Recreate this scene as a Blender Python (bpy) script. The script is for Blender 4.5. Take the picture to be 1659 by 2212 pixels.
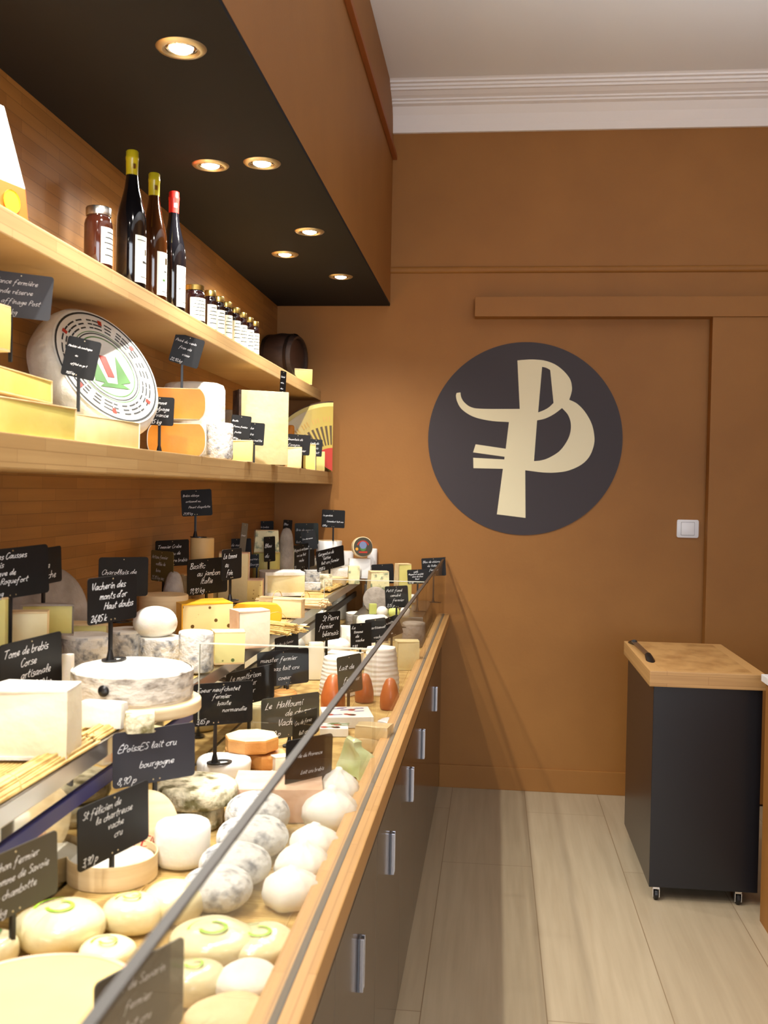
import bpy, bmesh, math, random
import numpy as np
from mathutils import Vector, Matrix, noise
from mathutils.geometry import tessellate_polygon
random.seed(7)
for o in list(bpy.data.objects): bpy.data.objects.remove(o)
SC = bpy.context.scene; COL = SC.collection
PI = math.pi

# ---------------------------------------------------------------- camera
IW, IH, F = 1659, 2212, 2200.0
YAW, PIT, ROLL, EYE = 0.1077126, 0.0216167, 0.0184957, 1.5
EXPOSURE = 0.0
_f = Vector((-math.sin(YAW)*math.cos(PIT), math.cos(YAW)*math.cos(PIT), -math.sin(PIT)))
_r = Vector((math.cos(YAW), math.sin(YAW), 0)); _d = _f.cross(_r)
_R = math.cos(-ROLL)*_r + math.sin(-ROLL)*_d
_D = -math.sin(-ROLL)*_r + math.cos(-ROLL)*_d
CAM = Vector((0, 0, EYE))
cd = bpy.data.cameras.new('camera'); cam = bpy.data.objects.new('camera', cd); COL.objects.link(cam)
cam.matrix_world = Matrix(((_R.x, -_D.x, -_f.x, 0), (_R.y, -_D.y, -_f.y, 0), (_R.z, -_D.z, -_f.z, EYE), (0, 0, 0, 1)))
cd.sensor_fit = 'VERTICAL'; cd.sensor_height = 24; cd.lens = 24*F/IH
cd.clip_start = .02; cd.dof.use_dof = True; cd.dof.focus_distance = 3.4; cd.dof.aperture_fstop = 4.2
SC.camera = cam
vs = SC.view_settings; SC.display_settings.display_device = 'sRGB'
vs.view_transform = 'Standard'; vs.look = 'None'; vs.exposure = EXPOSURE; vs.gamma = 1; vs.use_curve_mapping = False

def ray(x, y): return _R*((x-IW/2)/F) + _D*((y-IH/2)/F) + _f
def onax(ax, val, x, y):
    v = ray(x, y); return CAM + v*((val-CAM[ax])/v[ax])
def depth(p): return (Vector(p)-CAM).dot(_f)

# room dimensions (metres)
YB, XL, XR, YF = 5.15, -1.125, 2.3, -3.0        # back wall, left wall, right wall, wall behind the viewer
ZC, ZS = 3.49, 2.432                             # ceiling, lowered soffit
Z_LOW, Z_UP, Z_MID, Z_TOP, Z_LEDGE = .84, 1.06, 1.586, 2.0, .881

# ---------------------------------------------------------------- world and large lights
w = bpy.data.worlds.new('world'); SC.world = w; w.use_nodes = True
w.node_tree.nodes['Background'].inputs[0].default_value = (.55, .6, .7, 1)
w.node_tree.nodes['Background'].inputs[1].default_value = .15
def area(name, loc, rot, sx, sy, power, col):
    l = bpy.data.lights.new(name, 'AREA'); l.shape = 'RECTANGLE'; l.size = sx; l.size_y = sy; l.energy = power; l.color = col
    o = bpy.data.objects.new(name, l); COL.objects.link(o); o.location = loc; o.rotation_euler = rot; return o
area('shop_window_daylight', (.9, -2.6, 1.7), (math.radians(96), 0, 0), 2.4, 1.9, 122, (.84, .91, 1))
SPOT_W = 52; SPOT_COL = (1, .94, .855)
for i, (x, y, p) in enumerate([(.75, 1.2, 22), (.75, -.8, 22), (.9, 3.1, 9)]):   # the shop's other ceiling lamps
    l = bpy.data.lights.new('ceiling_lamp_light', 'SPOT'); l.energy = p*3; l.color = (1, .9, .75); l.spot_size = 1.75; l.spot_blend = .8; l.shadow_soft_size = .06
    o = bpy.data.objects.new('ceiling_lamp_light', l); COL.objects.link(o); o.location = (x, y, 3.44)

l = bpy.data.lights.new('added_ceiling_fill', 'SPOT'); l.energy = 130; l.color = (.86, .93, 1); l.spot_size = math.radians(140); l.spot_blend = .35; l.shadow_soft_size = .15
o = bpy.data.objects.new('added_ceiling_fill', l); COL.objects.link(o); o.location = (1.35, 2.2, 2.15); o.rotation_euler = (PI, 0, 0)   # added fill spot right of the view, aimed up to brighten the ceiling

# ---------------------------------------------------------------- materials
def S(c):   # sRGB 0-255 -> linear
    return tuple(((v/255)/12.92 if v/255 <= .04045 else ((v/255+.055)/1.055)**2.4) for v in c)+(1,)
def mat(name, c, c2=None, scale=8, rough=.6, metal=0, bump=0, bscale=None, stretch=(1, 1, 1), lo=.35, hi=.65, spec=.5, sss=0, coat=0, detail=4):
    m = bpy.data.materials.new(name); m.use_nodes = True; nt = m.node_tree; b = nt.nodes['Principled BSDF']
    b.inputs['Base Color'].default_value = S(c); b.inputs['Roughness'].default_value = rough
    b.inputs['Metallic'].default_value = metal; b.inputs['Specular IOR Level'].default_value = spec
    b.inputs['Coat Weight'].default_value = coat; b.inputs['Coat Roughness'].default_value = .08
    if sss: b.inputs['Subsurface Weight'].default_value = sss; b.inputs['Subsurface Radius'].default_value = (.01, .006, .003); b.inputs['Subsurface Scale'].default_value = .6
    tc = nt.nodes.new('ShaderNodeTexCoord'); mp = nt.nodes.new('ShaderNodeMapping'); nt.links.new(tc.outputs['Object'], mp.inputs[0]); mp.inputs['Scale'].default_value = stretch
    if c2:
        n = nt.nodes.new('ShaderNodeTexNoise'); n.inputs['Scale'].default_value = scale; n.inputs['Detail'].default_value = detail
        r = nt.nodes.new('ShaderNodeValToRGB'); r.color_ramp.elements[0].position = lo; r.color_ramp.elements[1].position = hi
        r.color_ramp.elements[0].color = S(c); r.color_ramp.elements[1].color = S(c2)
        nt.links.new(mp.outputs[0], n.inputs['Vector']); nt.links.new(n.outputs['Fac'], r.inputs[0]); nt.links.new(r.outputs[0], b.inputs['Base Color'])
    if bump:
        n2 = nt.nodes.new('ShaderNodeTexNoise'); n2.inputs['Scale'].default_value = bscale or scale; n2.inputs['Detail'].default_value = 5
        bu = nt.nodes.new('ShaderNodeBump'); bu.inputs['Strength'].default_value = bump; bu.inputs['Distance'].default_value = .01
        nt.links.new(mp.outputs[0], n2.inputs['Vector']); nt.links.new(n2.outputs['Fac'], bu.inputs['Height']); nt.links.new(bu.outputs[0], b.inputs['Normal'])
    return m
def spotted(m, col, scale, lo, hi, stretch=None):
    """adds round specks (holes, seeds, herbs) of another colour"""
    nt = m.node_tree; b = nt.nodes['Principled BSDF']; v = nt.nodes.new('ShaderNodeTexVoronoi'); v.inputs['Scale'].default_value = scale
    tc = nt.nodes.new('ShaderNodeTexCoord'); nt.links.new(tc.outputs['Object'], v.inputs['Vector'])
    r = nt.nodes.new('ShaderNodeValToRGB'); r.color_ramp.elements[0].position = lo; r.color_ramp.elements[1].position = hi
    r.color_ramp.elements[0].color = (1, 1, 1, 1); r.color_ramp.elements[1].color = (0, 0, 0, 1)
    mx = nt.nodes.new('ShaderNodeMixRGB'); nt.links.new(v.outputs['Distance'], r.inputs[0]); nt.links.new(r.outputs[0], mx.inputs[0])
    if b.inputs['Base Color'].links: nt.links.new(b.inputs['Base Color'].links[0].from_socket, mx.inputs[1])
    else: mx.inputs[1].default_value = b.inputs['Base Color'].default_value
    mx.inputs[2].default_value = S(col); nt.links.new(mx.outputs[0], b.inputs['Base Color']); return m
def woodmat(name, c1, c2, c3, bw, rh, rot=0, axes='YZ', rough=.45, grain=.35, coat=0, off=(0, 0, 0), mortar=.0006, mcol=None, gs=(3, 60)):
    """laminated strips / planks: brick pattern in two object axes plus stretched grain"""
    m = bpy.data.materials.new(name); m.use_nodes = True; nt = m.node_tree; b = nt.nodes['Principled BSDF']
    b.inputs['Roughness'].default_value = rough; b.inputs['Coat Weight'].default_value = coat
    tc = nt.nodes.new('ShaderNodeTexCoord'); sp = nt.nodes.new('ShaderNodeSeparateXYZ'); cb = nt.nodes.new('ShaderNodeCombineXYZ'); nt.links.new(tc.outputs['Object'], sp.inputs[0])
    nt.links.new(sp.outputs['XYZ'.index(axes[0])], cb.inputs[0]); nt.links.new(sp.outputs['XYZ'.index(axes[1])], cb.inputs[1])
    mp = nt.nodes.new('ShaderNodeMapping'); mp.inputs['Location'].default_value = off; nt.links.new(cb.outputs[0], mp.inputs[0])
    br = nt.nodes.new('ShaderNodeTexBrick'); br.inputs['Color1'].default_value = S(c1); br.inputs['Color2'].default_value = S(c2); br.inputs['Mortar'].default_value = S(mcol or c3)
    br.inputs['Scale'].default_value = 1; br.inputs['Mortar Size'].default_value = mortar; br.inputs['Brick Width'].default_value = bw; br.inputs['Row Height'].default_value = rh
    br.offset = .37; nt.links.new(mp.outputs[0], br.inputs['Vector'])
    mg = nt.nodes.new('ShaderNodeMapping'); mg.inputs['Scale'].default_value = (gs[0], gs[1], gs[1]); nt.links.new(mp.outputs[0], mg.inputs[0])
    n = nt.nodes.new('ShaderNodeTexNoise'); n.inputs['Scale'].default_value = 1; n.inputs['Detail'].default_value = 6; nt.links.new(mg.outputs[0], n.inputs['Vector'])
    r = nt.nodes.new('ShaderNodeValToRGB'); r.color_ramp.elements[0].position = .35; r.color_ramp.elements[1].position = .7
    r.color_ramp.elements[0].color = (0, 0, 0, 1); r.color_ramp.elements[1].color = (grain,)*3+(1,); nt.links.new(n.outputs['Fac'], r.inputs[0])
    mx = nt.nodes.new('ShaderNodeMixRGB'); nt.links.new(r.outputs[0], mx.inputs[0]); nt.links.new(br.outputs['Color'], mx.inputs[1]); mx.inputs[2].default_value = S(c3)
    nt.links.new(mx.outputs[0], b.inputs['Base Color']); return m

M = {}
M['wall'] = mat('ochre_wall_paint', (155, 104, 43), (148, 98, 39), 3, .62, bump=.04, bscale=90)
M['ceiling'] = mat('ceiling_paint', (238, 238, 238), rough=.9)
M['cornice'] = mat('cornice_plaster', (242, 238, 236), rough=.8)
M['soffit'] = mat('black_soffit', (18, 16, 17), rough=.85, spec=.3)
M['bamboo_wall'] = woodmat('bamboo_panelling', (172, 122, 62), (154, 106, 50), (112, 74, 34), .21, .031, axes='YZ', rough=.45, grain=.25)
M['bamboo'] = woodmat('bamboo_shelf', (186, 154, 104), (174, 140, 90), (142, 108, 64), .3, .024, axes='YZ', rough=.5, grain=.3)
M['bamboo_top'] = woodmat('bamboo_top', (196, 150, 92), (182, 136, 78), (150, 106, 58), .24, .03, axes='YX', rough=.45, grain=.3)
M['bamboo_trolley'] = woodmat('bamboo_trolley', (198, 156, 100), (184, 142, 86), (152, 110, 64), .4, .03, axes='XZ', rough=.5, grain=.35)
M['block_top'] = mat('worn_chopping_block', (190, 148, 92), (150, 108, 58), 9, rough=.55, stretch=(1.5, 1, 1), lo=.4, hi=.75)
M['bamboo_block'] = woodmat('bamboo_block', (196, 154, 98), (182, 140, 84), (150, 108, 62), .35, .028, axes='YX', rough=.5, grain=.35)
M['floor'] = woodmat('oak_floor', (178, 164, 138), (171, 156, 130), (146, 130, 104), 1.9, .36, axes='YX', rough=.42, grain=.4, off=(.9, .18, 0), mortar=.0016, mcol=(130, 110, 84), gs=(2, 38))
M['cabinet'] = mat('dark_brown_laminate', (60, 43, 32), rough=.2, coat=.25)
M['black_cab'] = mat('black_laminate', (22, 22, 27), rough=.3)
M['alu'] = mat('brushed_aluminium', (205, 205, 212), rough=.22, metal=1)
M['steel'] = mat('stainless_steel', (190, 188, 182), rough=.28, metal=1)
M['mirror'] = mat('mirror_riser', (215, 212, 200), rough=.06, metal=1)
M['blue'] = mat('blue_bumper', (22, 34, 120), rough=.4)
M['black'] = mat('black_plastic', (18, 17, 18), rough=.35)
M['slate'] = mat('slate_board', (10, 10, 12), (15, 15, 17), 30, rough=.5, spec=.35)
M['chalk'] = mat('chalk_pen', (238, 240, 244), rough=.7)
M['brass'] = mat('satin_brass', (205, 190, 158), rough=.35, metal=1)
M['chrome'] = mat('chrome', (225, 225, 228), rough=.08, metal=1)
M['white_plastic'] = mat('white_plastic', (232, 234, 238), rough=.35)
M['disc'] = mat('logo_black', (52, 44, 48), rough=.6)
M['logo'] = mat('logo_cream', (232, 222, 182), rough=.4)
M['straw'] = mat('straw', (226, 196, 124), (186, 150, 84), 24, rough=.6)
M['stick'] = mat('peeled_stick', (226, 196, 150), (200, 164, 112), 20, rough=.6)
M['boxwood'] = mat('poplar_box', (236, 214, 172), (222, 194, 146), 6, rough=.6, stretch=(1, 1, 12))
M['paper'] = mat('white_paper', (240, 240, 238), rough=.55)
M['printed'] = mat('label_paper', (226, 226, 218), rough=.5)
M['label_cream'] = mat('jar_label', (240, 238, 206), rough=.5)
M['ink'] = mat('black_ink', (38, 40, 40), rough=.6)
M['red'] = mat('red_print', (176, 46, 26), rough=.5)
M['green'] = mat('green_print', (70, 120, 50), rough=.5)
M['lime'] = mat('lime_print', (150, 200, 40), rough=.5)
M['jam'] = mat('dark_jam_glass', (22, 8, 8), rough=.08, coat=.6)
M['bottle_dark'] = mat('dark_bottle_glass', (12, 11, 14), rough=.06, coat=.7)
M['bottle_amber'] = mat('amber_bottle_glass', (60, 30, 10), rough=.07, coat=.6)
M['yellow_foil'] = mat('yellow_capsule', (200, 184, 30), rough=.3, coat=.3)
M['red_foil'] = mat('red_capsule', (214, 40, 34), rough=.3, coat=.3)
M['gold'] = mat('gold_lid', (176, 150, 84), rough=.28, metal=1)
M['silver'] = mat('silver_lid', (200, 196, 188), rough=.25, metal=1)
M['barrel'] = mat('dark_oak_barrel', (44, 26, 18), (28, 15, 11), 14, rough=.5, stretch=(1, 6, 6))
M['hole'] = mat('barrel_head', (28, 14, 10), (44, 22, 14), 14, rough=.5)
# cheeses
M['p_comte'] = mat('paste_yellow', (222, 212, 132), (210, 196, 108), 6, rough=.45, bump=.25, bscale=14, sss=.15)
M['p_cream'] = mat('paste_cream', (232, 218, 170), (222, 204, 148), 8, rough=.5, bump=.3, bscale=22, sss=.15)
M['p_white'] = mat('paste_white', (240, 232, 208), (230, 220, 190), 10, rough=.5, bump=.3, bscale=30, sss=.15)
M['p_orange'] = mat('paste_orange', (228, 150, 30), (214, 130, 20), 8, rough=.42, bump=.2, bscale=20, sss=.15)
M['p_holes'] = spotted(mat('paste_small_holes', (236, 214, 140), (226, 200, 122), 8, rough=.5, bump=.2, sss=.1), (170, 130, 60), 46, .1, .16)
M['p_pepper'] = spotted(mat('paste_peppercorn', (240, 222, 160), rough=.5, sss=.1), (96, 70, 20), 30, .16, .2)
M['p_blue'] = mat('paste_blue_veined', (232, 222, 172), (112, 128, 100), 34, rough=.5, bump=.3, lo=.52, hi=.66)
M['r_brown'] = mat('rind_brown', (176, 140, 92), (140, 104, 62), 12, rough=.8, bump=.6, bscale=40)
M['r_tan'] = mat('rind_tan', (228, 204, 158), (210, 178, 126), 10, rough=.7, bump=.5, bscale=30)
M['r_white'] = mat('rind_bloomy_white', (238, 234, 224), (222, 216, 200), 14, rough=.85, bump=.5, bscale=40)
M['r_grey'] = mat('rind_grey', (178, 168, 158), (132, 122, 112), 12, rough=.9, bump=.7, bscale=40, lo=.3, hi=.7)
M['r_ash'] = mat('rind_ash_mottled', (214, 213, 208), (92, 98, 108), 44, rough=.9, bump=.8, bscale=50, lo=.5, hi=.72, detail=7)
M['r_bark'] = mat('spruce_bark_band', (216, 208, 194), (92, 80, 70), 30, rough=.8, bump=.8, bscale=30, stretch=(1, 1, 2), lo=.48, hi=.75)
M['r_orange'] = mat('rind_washed_orange', (226, 172, 104), (206, 140, 70), 12, rough=.5, bump=.4, bscale=30)
M['r_yellow'] = mat('wax_yellow', (244, 188, 40), (236, 172, 30), 6, rough=.4)
M['r_herb'] = mat('rind_herb_crust', (232, 222, 190), (120, 112, 72), 38, rough=.9, bump=1, bscale=60, lo=.45, hi=.65)
M['r_pink'] = mat('rind_pink', (232, 200, 172), (214, 172, 140), 10, rough=.6, bump=.4, bscale=30)
M['r_cave'] = mat('rind_dark_cave', (92, 66, 48), (60, 40, 30), 16, rough=.9, bump=.8, bscale=40)
M['fresh'] = mat('fresh_white', (243, 241, 234), (234, 230, 218), 12, rough=.6, bump=.35, bscale=24, sss=.2)
M['fresh_green'] = mat('herb_green_fresh', (208, 216, 120), rough=.6)
M['cling'] = mat('wrapped_cream_cheese', (238, 228, 186), (226, 210, 160), 8, rough=.22, bump=.5, bscale=16, coat=.5)
M['smoked'] = mat('orange_log', (196, 108, 50), (158, 76, 30), 10, rough=.4, coat=.3)
M['greenbag'] = mat('pale_green_plastic', (214, 222, 186), (186, 204, 140), 14, rough=.2, bump=.6, bscale=10, coat=.6)
M['beige_pack'] = mat('beige_pack', (226, 204, 158), (212, 186, 136), 7, rough=.3, coat=.4)
def glassmat(name, tint, refl=.5):
    m = bpy.data.materials.new(name); m.use_nodes = True; nt = m.node_tree; nt.nodes.clear()
    o = nt.nodes.new('ShaderNodeOutputMaterial'); t = nt.nodes.new('ShaderNodeBsdfTransparent'); t.inputs[0].default_value = tint
    g = nt.nodes.new('ShaderNodeBsdfGlossy'); g.inputs['Roughness'].default_value = .02
    lw = nt.nodes.new('ShaderNodeFresnel'); lw.inputs[0].default_value = 1.45; mx = nt.nodes.new('ShaderNodeMixShader')
    ml = nt.nodes.new('ShaderNodeMath'); ml.operation = 'MULTIPLY'; ml.inputs[1].default_value = refl; nt.links.new(lw.outputs[0], ml.inputs[0])
    nt.links.new(ml.outputs[0], mx.inputs[0]); nt.links.new(t.outputs[0], mx.inputs[1]); nt.links.new(g.outputs[0], mx.inputs[2]); nt.links.new(mx.outputs[0], o.inputs[0]); return m
M['glass'] = glassmat('clear_glass', (.94, .935, .915, 1), .3)
M['glass_edge'] = mat('dark_glass_edge', (30, 25, 20), rough=.4)
M['glass_rim'] = mat('pale_glass_edge', (210, 214, 200), rough=.15, coat=.5)
def emis(name, c, s):
    m = bpy.data.materials.new(name); m.use_nodes = True; nt = m.node_tree; b = nt.nodes['Principled BSDF']
    b.inputs['Emission Color'].default_value = c; b.inputs['Emission Strength'].default_value = s; return m
M['bulb'] = emis('halogen_bulb', (1, .95, .86, 1), 40)

# ---------------------------------------------------------------- mesh helpers
def O(name, bm, mats, parent=None, loc=None, rot=None, smooth=None):
    me = bpy.data.meshes.new(name)
    if isinstance(bm, bmesh.types.BMesh):
        bmesh.ops.recalc_face_normals(bm, faces=bm.faces)
        bm.to_mesh(me); bm.free()
    else: me = bm
    for m in (mats if isinstance(mats, (list, tuple)) else [mats]): me.materials.append(M[m] if isinstance(m, str) else m)
    o = bpy.data.objects.new(name, me); COL.objects.link(o)
    if parent: o.parent = parent
    if loc is not None: o.location = loc
    if rot is not None: o.rotation_euler = rot
    if smooth:
        for p in me.polygons: p.use_smooth = True
        if smooth != 'all':
            try: me.set_sharp_from_angle(angle=math.radians(smooth))
            except Exception: pass
    return o
def tag(o, label, cat, group=None, kind=None):
    o['label'] = label; o['category'] = cat
    if group: o['group'] = group
    if kind: o['kind'] = kind
    return o
def thing(name, label, cat, loc=(0, 0, 0), rz=0, group=None):
    o = bpy.data.objects.new(name, None); COL.objects.link(o); o.empty_display_size = .02
    o.location = loc; o.rotation_euler = (0, 0, rz); return tag(o, label, cat, group)
def struct(name, bm, m, **k):
    o = O(name, bm, m, **k); o['kind'] = 'structure'; return o
def box(bm, x0, x1, y0, y1, z0, z1, bev=0, mi=0):
    v = [bm.verts.new(p) for p in [(x0, y0, z0), (x1, y0, z0), (x1, y1, z0), (x0, y1, z0), (x0, y0, z1), (x1, y0, z1), (x1, y1, z1), (x0, y1, z1)]]
    fs = [bm.faces.new([v[i] for i in q]) for q in [(0, 3, 2, 1), (4, 5, 6, 7), (0, 1, 5, 4), (1, 2, 6, 5), (2, 3, 7, 6), (3, 0, 4, 7)]]
    for f in fs: f.material_index = mi
    if bev:
        es = set(e for f in fs for e in f.edges); bmesh.ops.bevel(bm, geom=list(es), offset=bev, segments=2, profile=.7, affect='EDGES')
    return bm
def nb(): return bmesh.new()
def prism(bm, pts, z0, z1, mi=0, bev=0):
    a = [bm.verts.new((p[0], p[1], z0)) for p in pts]; b = [bm.verts.new((p[0], p[1], z1)) for p in pts]
    n = len(pts); fs = [bm.faces.new(a[::-1]), bm.faces.new(b)]
    for i in range(n): fs.append(bm.faces.new((a[i], a[(i+1) % n], b[(i+1) % n], b[i])))
    for f in fs: f.material_index = mi
    if bev: bmesh.ops.bevel(bm, geom=list(set(e for f in fs[:2] for e in f.edges)), offset=bev, segments=2, profile=.6, affect='EDGES')
    return bm
def lathe(bm, prof, n=32, mi=0, a0=0, a1=2*PI, close=True):
    """prof: (radius, z) list"""
    full = abs(a1-a0-2*PI) < 1e-6; k = n if full else n+1; rings = []
    for r, z in prof:
        if r < 1e-6: rings.append([bm.verts.new((0, 0, z))])
        else: rings.append([bm.verts.new((r*math.cos(a0+(a1-a0)*i/n), r*math.sin(a0+(a1-a0)*i/n), z)) for i in range(k)])
    for A, B in zip(rings, rings[1:]):
        for i in range(n):
            j = (i+1) % k if full else i+1
            if len(A) == 1 and len(B) == 1: continue
            if len(A) == 1: f = bm.faces.new((A[0], B[j], B[i]))
            elif len(B) == 1: f = bm.faces.new((A[i], A[j], B[0]))
            else: f = bm.faces.new((A[i], A[j], B[j], B[i]))
            f.material_index = mi
    return bm
def tube(bm, p0, p1, r, n=8, r2=None, mi=0):
    p0, p1 = Vector(p0), Vector(p1); d = (p1-p0).normalized(); u = d.orthogonal().normalized(); v = d.cross(u); r2 = r if r2 is None else r2
    A = [bm.verts.new(p0+(u*math.cos(2*PI*i/n)+v*math.sin(2*PI*i/n))*r) for i in range(n)]
    B = [bm.verts.new(p1+(u*math.cos(2*PI*i/n)+v*math.sin(2*PI*i/n))*r2) for i in range(n)]
    for i in range(n): bm.faces.new((A[i], A[(i+1) % n], B[(i+1) % n], B[i])).material_index = mi
    bm.faces.new(A[::-1]).material_index = mi; bm.faces.new(B).material_index = mi
def wob(bm, amp, sc, seed=0, zfix=True):
    for v in bm.verts:
        n = noise.noise_vector(v.co*sc+Vector((seed*3.1, seed*1.7, seed)))*amp
        if zfix and v.co.z < .004: n.z = 0
        v.co += n
    return bm
def mb(bm, M4): bmesh.ops.transform(bm, matrix=M4, verts=bm.verts); return bm
def rrect(w, h, r, n=5):
    pts = []
    for cx, cy, a in [(w/2-r, h/2-r, 0), (-w/2+r, h/2-r, PI/2), (-w/2+r, -h/2+r, PI), (w/2-r, -h/2+r, 1.5*PI)]:
        for i in range(n+1): pts.append((cx+r*math.cos(a+i*PI/2/n), cy+r*math.sin(a+i*PI/2/n)))
    return pts
def fit(b, z, dr=1.0, yaw=0.0, X=None, tf=1.0):
    if X is not None and yaw > 1.2:      # long face parallel to the shelf front
        pa, pb = onax(0, X, b[0], b[1]), onax(0, X, b[2], b[1]); s = pb.y-pa.y
        return X-s*dr/2, (pa.y+pb.y)/2, s, pb.z-z
    """size and stand of a thing on the surface z (or behind the shelf front X) -> x, y, s(local width), h"""
    x0, y0, x1, y1 = b; xm = (x0+x1)/2
    p0 = onax(0, X, xm, y1) if X is not None else onax(2, z, xm, y1)
    v = Vector((p0.x, p0.y)); L0 = v.length; v.normalize(); phi = math.atan2(-v.x, v.y); a = yaw-phi
    e = abs(math.cos(a))+dr*abs(math.sin(a)) if dr != 1.0 or yaw else 1.0
    f = abs(math.sin(a))+dr*abs(math.cos(a)) if dr != 1.0 or yaw else 1.0
    d0 = depth(p0); s = (x1-x0)*d0/F/e
    for _ in range(6): s = (x1-x0)*(d0+s*f/2)/F/e
    c = v*(L0+s*f/2); r = ray(xm, y0); k = r.z/math.hypot(r.x, r.y)
    h = EYE+k*(L0+(s*f*tf if k < 0 and z < EYE else 0))-z
    return c.x, c.y, s, max(h, .008)

# ================================================================ the room
struct('floor', box(nb(), XL-.1, XR+.1, YF-.1, YB+.1, -.1, 0), 'floor')
struct('ceiling', box(nb(), XL-.1, XR+.1, YF-.1, YB+.1, ZC, ZC+.1), 'ceiling')
struct('wall_back', box(nb(), XL-.1, XR+.1, YB, YB+.1, 0, ZC), 'wall')
struct('wall_left', box(nb(), XL-.1, XL, YF, YB, 0, ZC), 'bamboo_wall')
struct('wall_right', box(nb(), XR, XR+.1, YF, YB, 0, ZC), 'wall')
struct('wall_front', box(nb(), XL-.1, XR+.1, YF-.1, YF, 0, ZC), 'wall')
struct('wall_bulkhead', box(nb(), XL, -.545, YF, YB, ZS+.012, ZC), 'wall')
# lowered black soffit panel with round cut-outs for the downlights
LIGHTS = [(-.685, 1.36), (-.682, 2.126), (-.683, 2.888), (-.686, 3.66), (-.690, 4.436), (-.685, .6), (-.838, 2.90), (-.849, 4.01), (-.84, 1.79), (-.84, .68)]
struct('ceiling_lowered', box(nb(), XL, -.5455, YF, YB-.001, ZS, ZS+.012), 'soffit')
# cornice, swept along the back wall
prof = [(0, 3.295), (.018, 3.295), (.022, 3.33), (.035, 3.375), (.06, 3.41), (.085, 3.415), (.085, 3.424), (.1, 3.426), (.1, 3.434), (.125, 3.44), (.15, 3.452), (.165, 3.452), (.165, 3.462), (.18, 3.464), (.18, 3.474), (.2, 3.476), (.2, 3.484), (.215, 3.49), (0, 3.49)]
bm = nb()
A = [bm.verts.new((-.545, YB-d, z)) for d, z in prof]; B = [bm.verts.new((XR, YB-d, z)) for d, z in prof]
for i in range(len(prof)): bm.faces.new((A[i], A[(i+1) % len(prof)], B[(i+1) % len(prof)], B[i]))
bm.faces.new(A); bm.faces.new(B[::-1]); struct('trim_1', bm, 'cornice')
def moulding(name, x0, x1, z, r, m):   # half-round picture rail on the back wall
    bm = nb(); n = 8
    pts = [(YB-r*.8*math.sin(PI*i/n), z+r*math.cos(PI*i/n)) for i in range(n+1)]
    A = [bm.verts.new((x0, y, zz)) for y, zz in pts]; B = [bm.verts.new((x1, y, zz)) for y, zz in pts]
    for i in range(n): bm.faces.new((A[i], A[i+1], B[i+1], B[i]))
    bm.faces.new(A); bm.faces.new(B[::-1]); struct(name, bm, m, smooth=60)
moulding('trim_2', -.545, XR, 2.612, .017, 'wall')
bm = box(nb(), -.545, -.522, YF, YB-.001, 3.165, 3.19, .004); struct('trim_3', bm, mat('rail_brown', (150, 84, 34), rough=.6))
struct('baseboard_back', box(nb(), -.25, .96, YB-.012, YB, 0, .115, .003), 'wall')
# sliding door and its track cover
struct('trim_4', box(nb(), -.115, XR, YB-.085, YB, 2.365, 2.462, .002), 'wall')
bm = box(nb(), 1.03, XR, YB-.075, YB-.006, .01, 2.365, .002); struct('door_1', bm, 'wall')

# light switch
t = thing('light_switch', 'white square light switch on the ochre wall beside the sliding door', 'light switch', (.949, YB, 1.337))
O('plate', mb(prism(nb(), rrect(.104, .088, .008), 0, .009, bev=.002), Matrix.Rotation(PI/2, 4, 'X')), 'white_plastic', t, smooth=40)
bm = mb(prism(nb(), rrect(.062, .062, .003), .009, .013, bev=.0015), Matrix.Rotation(PI/2, 4, 'X')); O('rocker', bm, 'white_plastic', t, smooth=40)
O('rocker_surround', mb(prism(nb(), rrect(.066, .066, .004), .0085, .0094), Matrix.Rotation(PI/2, 4, 'X')), mat('grey_gap', (150, 150, 156)), t)

# round logo board
def lp(u, v):
    p = onax(1, YB, 900+u*460/1659, 720+v*460/1659); return (p.x-.143, p.z-1.769)
t = thing('wall_logo', 'large round dark wall disc with a cream bull head monogram letter', 'sign', (.143, YB, 1.769))
O('disc', mb(prism(nb(), [(.482*math.cos(i*PI/64), .482*math.sin(i*PI/64)) for i in range(128)], .0005, .004), Matrix.Rotation(PI/2, 4, 'X')), 'disc', t)
def bez(segs):
    """segs: points; a list of points between corners is smoothed by Catmull-Rom"""
    out = []
    for s in segs:
        if len(s) == 1: out.append(s[0]); continue
        P_ = [s[0]]+list(s)+[s[-1]]
        for i in range(1, len(P_)-2):
            p0, p1, p2, p3 = [np.array(q, float) for q in P_[i-1:i+3]]
            for k in range(6):
                u = k/6; out.append(tuple(.5*((2*p1)+(-p0+p2)*u+(2*p0-5*p1+4*p2-p3)*u*u+(-p0+3*p1-3*p2+p3)*u**3)))
        out.append(s[-1])
    return out
outer = bez([[(785, 213), (850, 207), (920, 206), (1000, 215), (1080, 245), (1150, 300), (1195, 360), (1209, 420), (1205, 465), (1188, 518)],
 [(1192, 520), (1250, 550), (1310, 612), (1360, 700), (1382, 790), (1380, 870), (1345, 960), (1280, 1025), (1180, 1070), (1080, 1085), (980, 1084), (846, 1067)],
 [(848, 1438)], [(625, 1410)], [(672, 1056)], [(443, 1051)], [(441, 970)], [(683, 983)], [(685, 962)], [(440, 928)], [(460, 865)], [(694, 900)],
 [(719, 692), (600, 685), (500, 668), (420, 640), (350, 590), (317, 535), (307, 490), (312, 466)], [(341, 461), (350, 505), (378, 545), (430, 578), (520, 589), (803, 590)]])
h1 = bez([[(977, 262), (1010, 270), (1040, 287)], [(1066, 543), (1030, 577), (990, 600), (946, 617)]])
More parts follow.
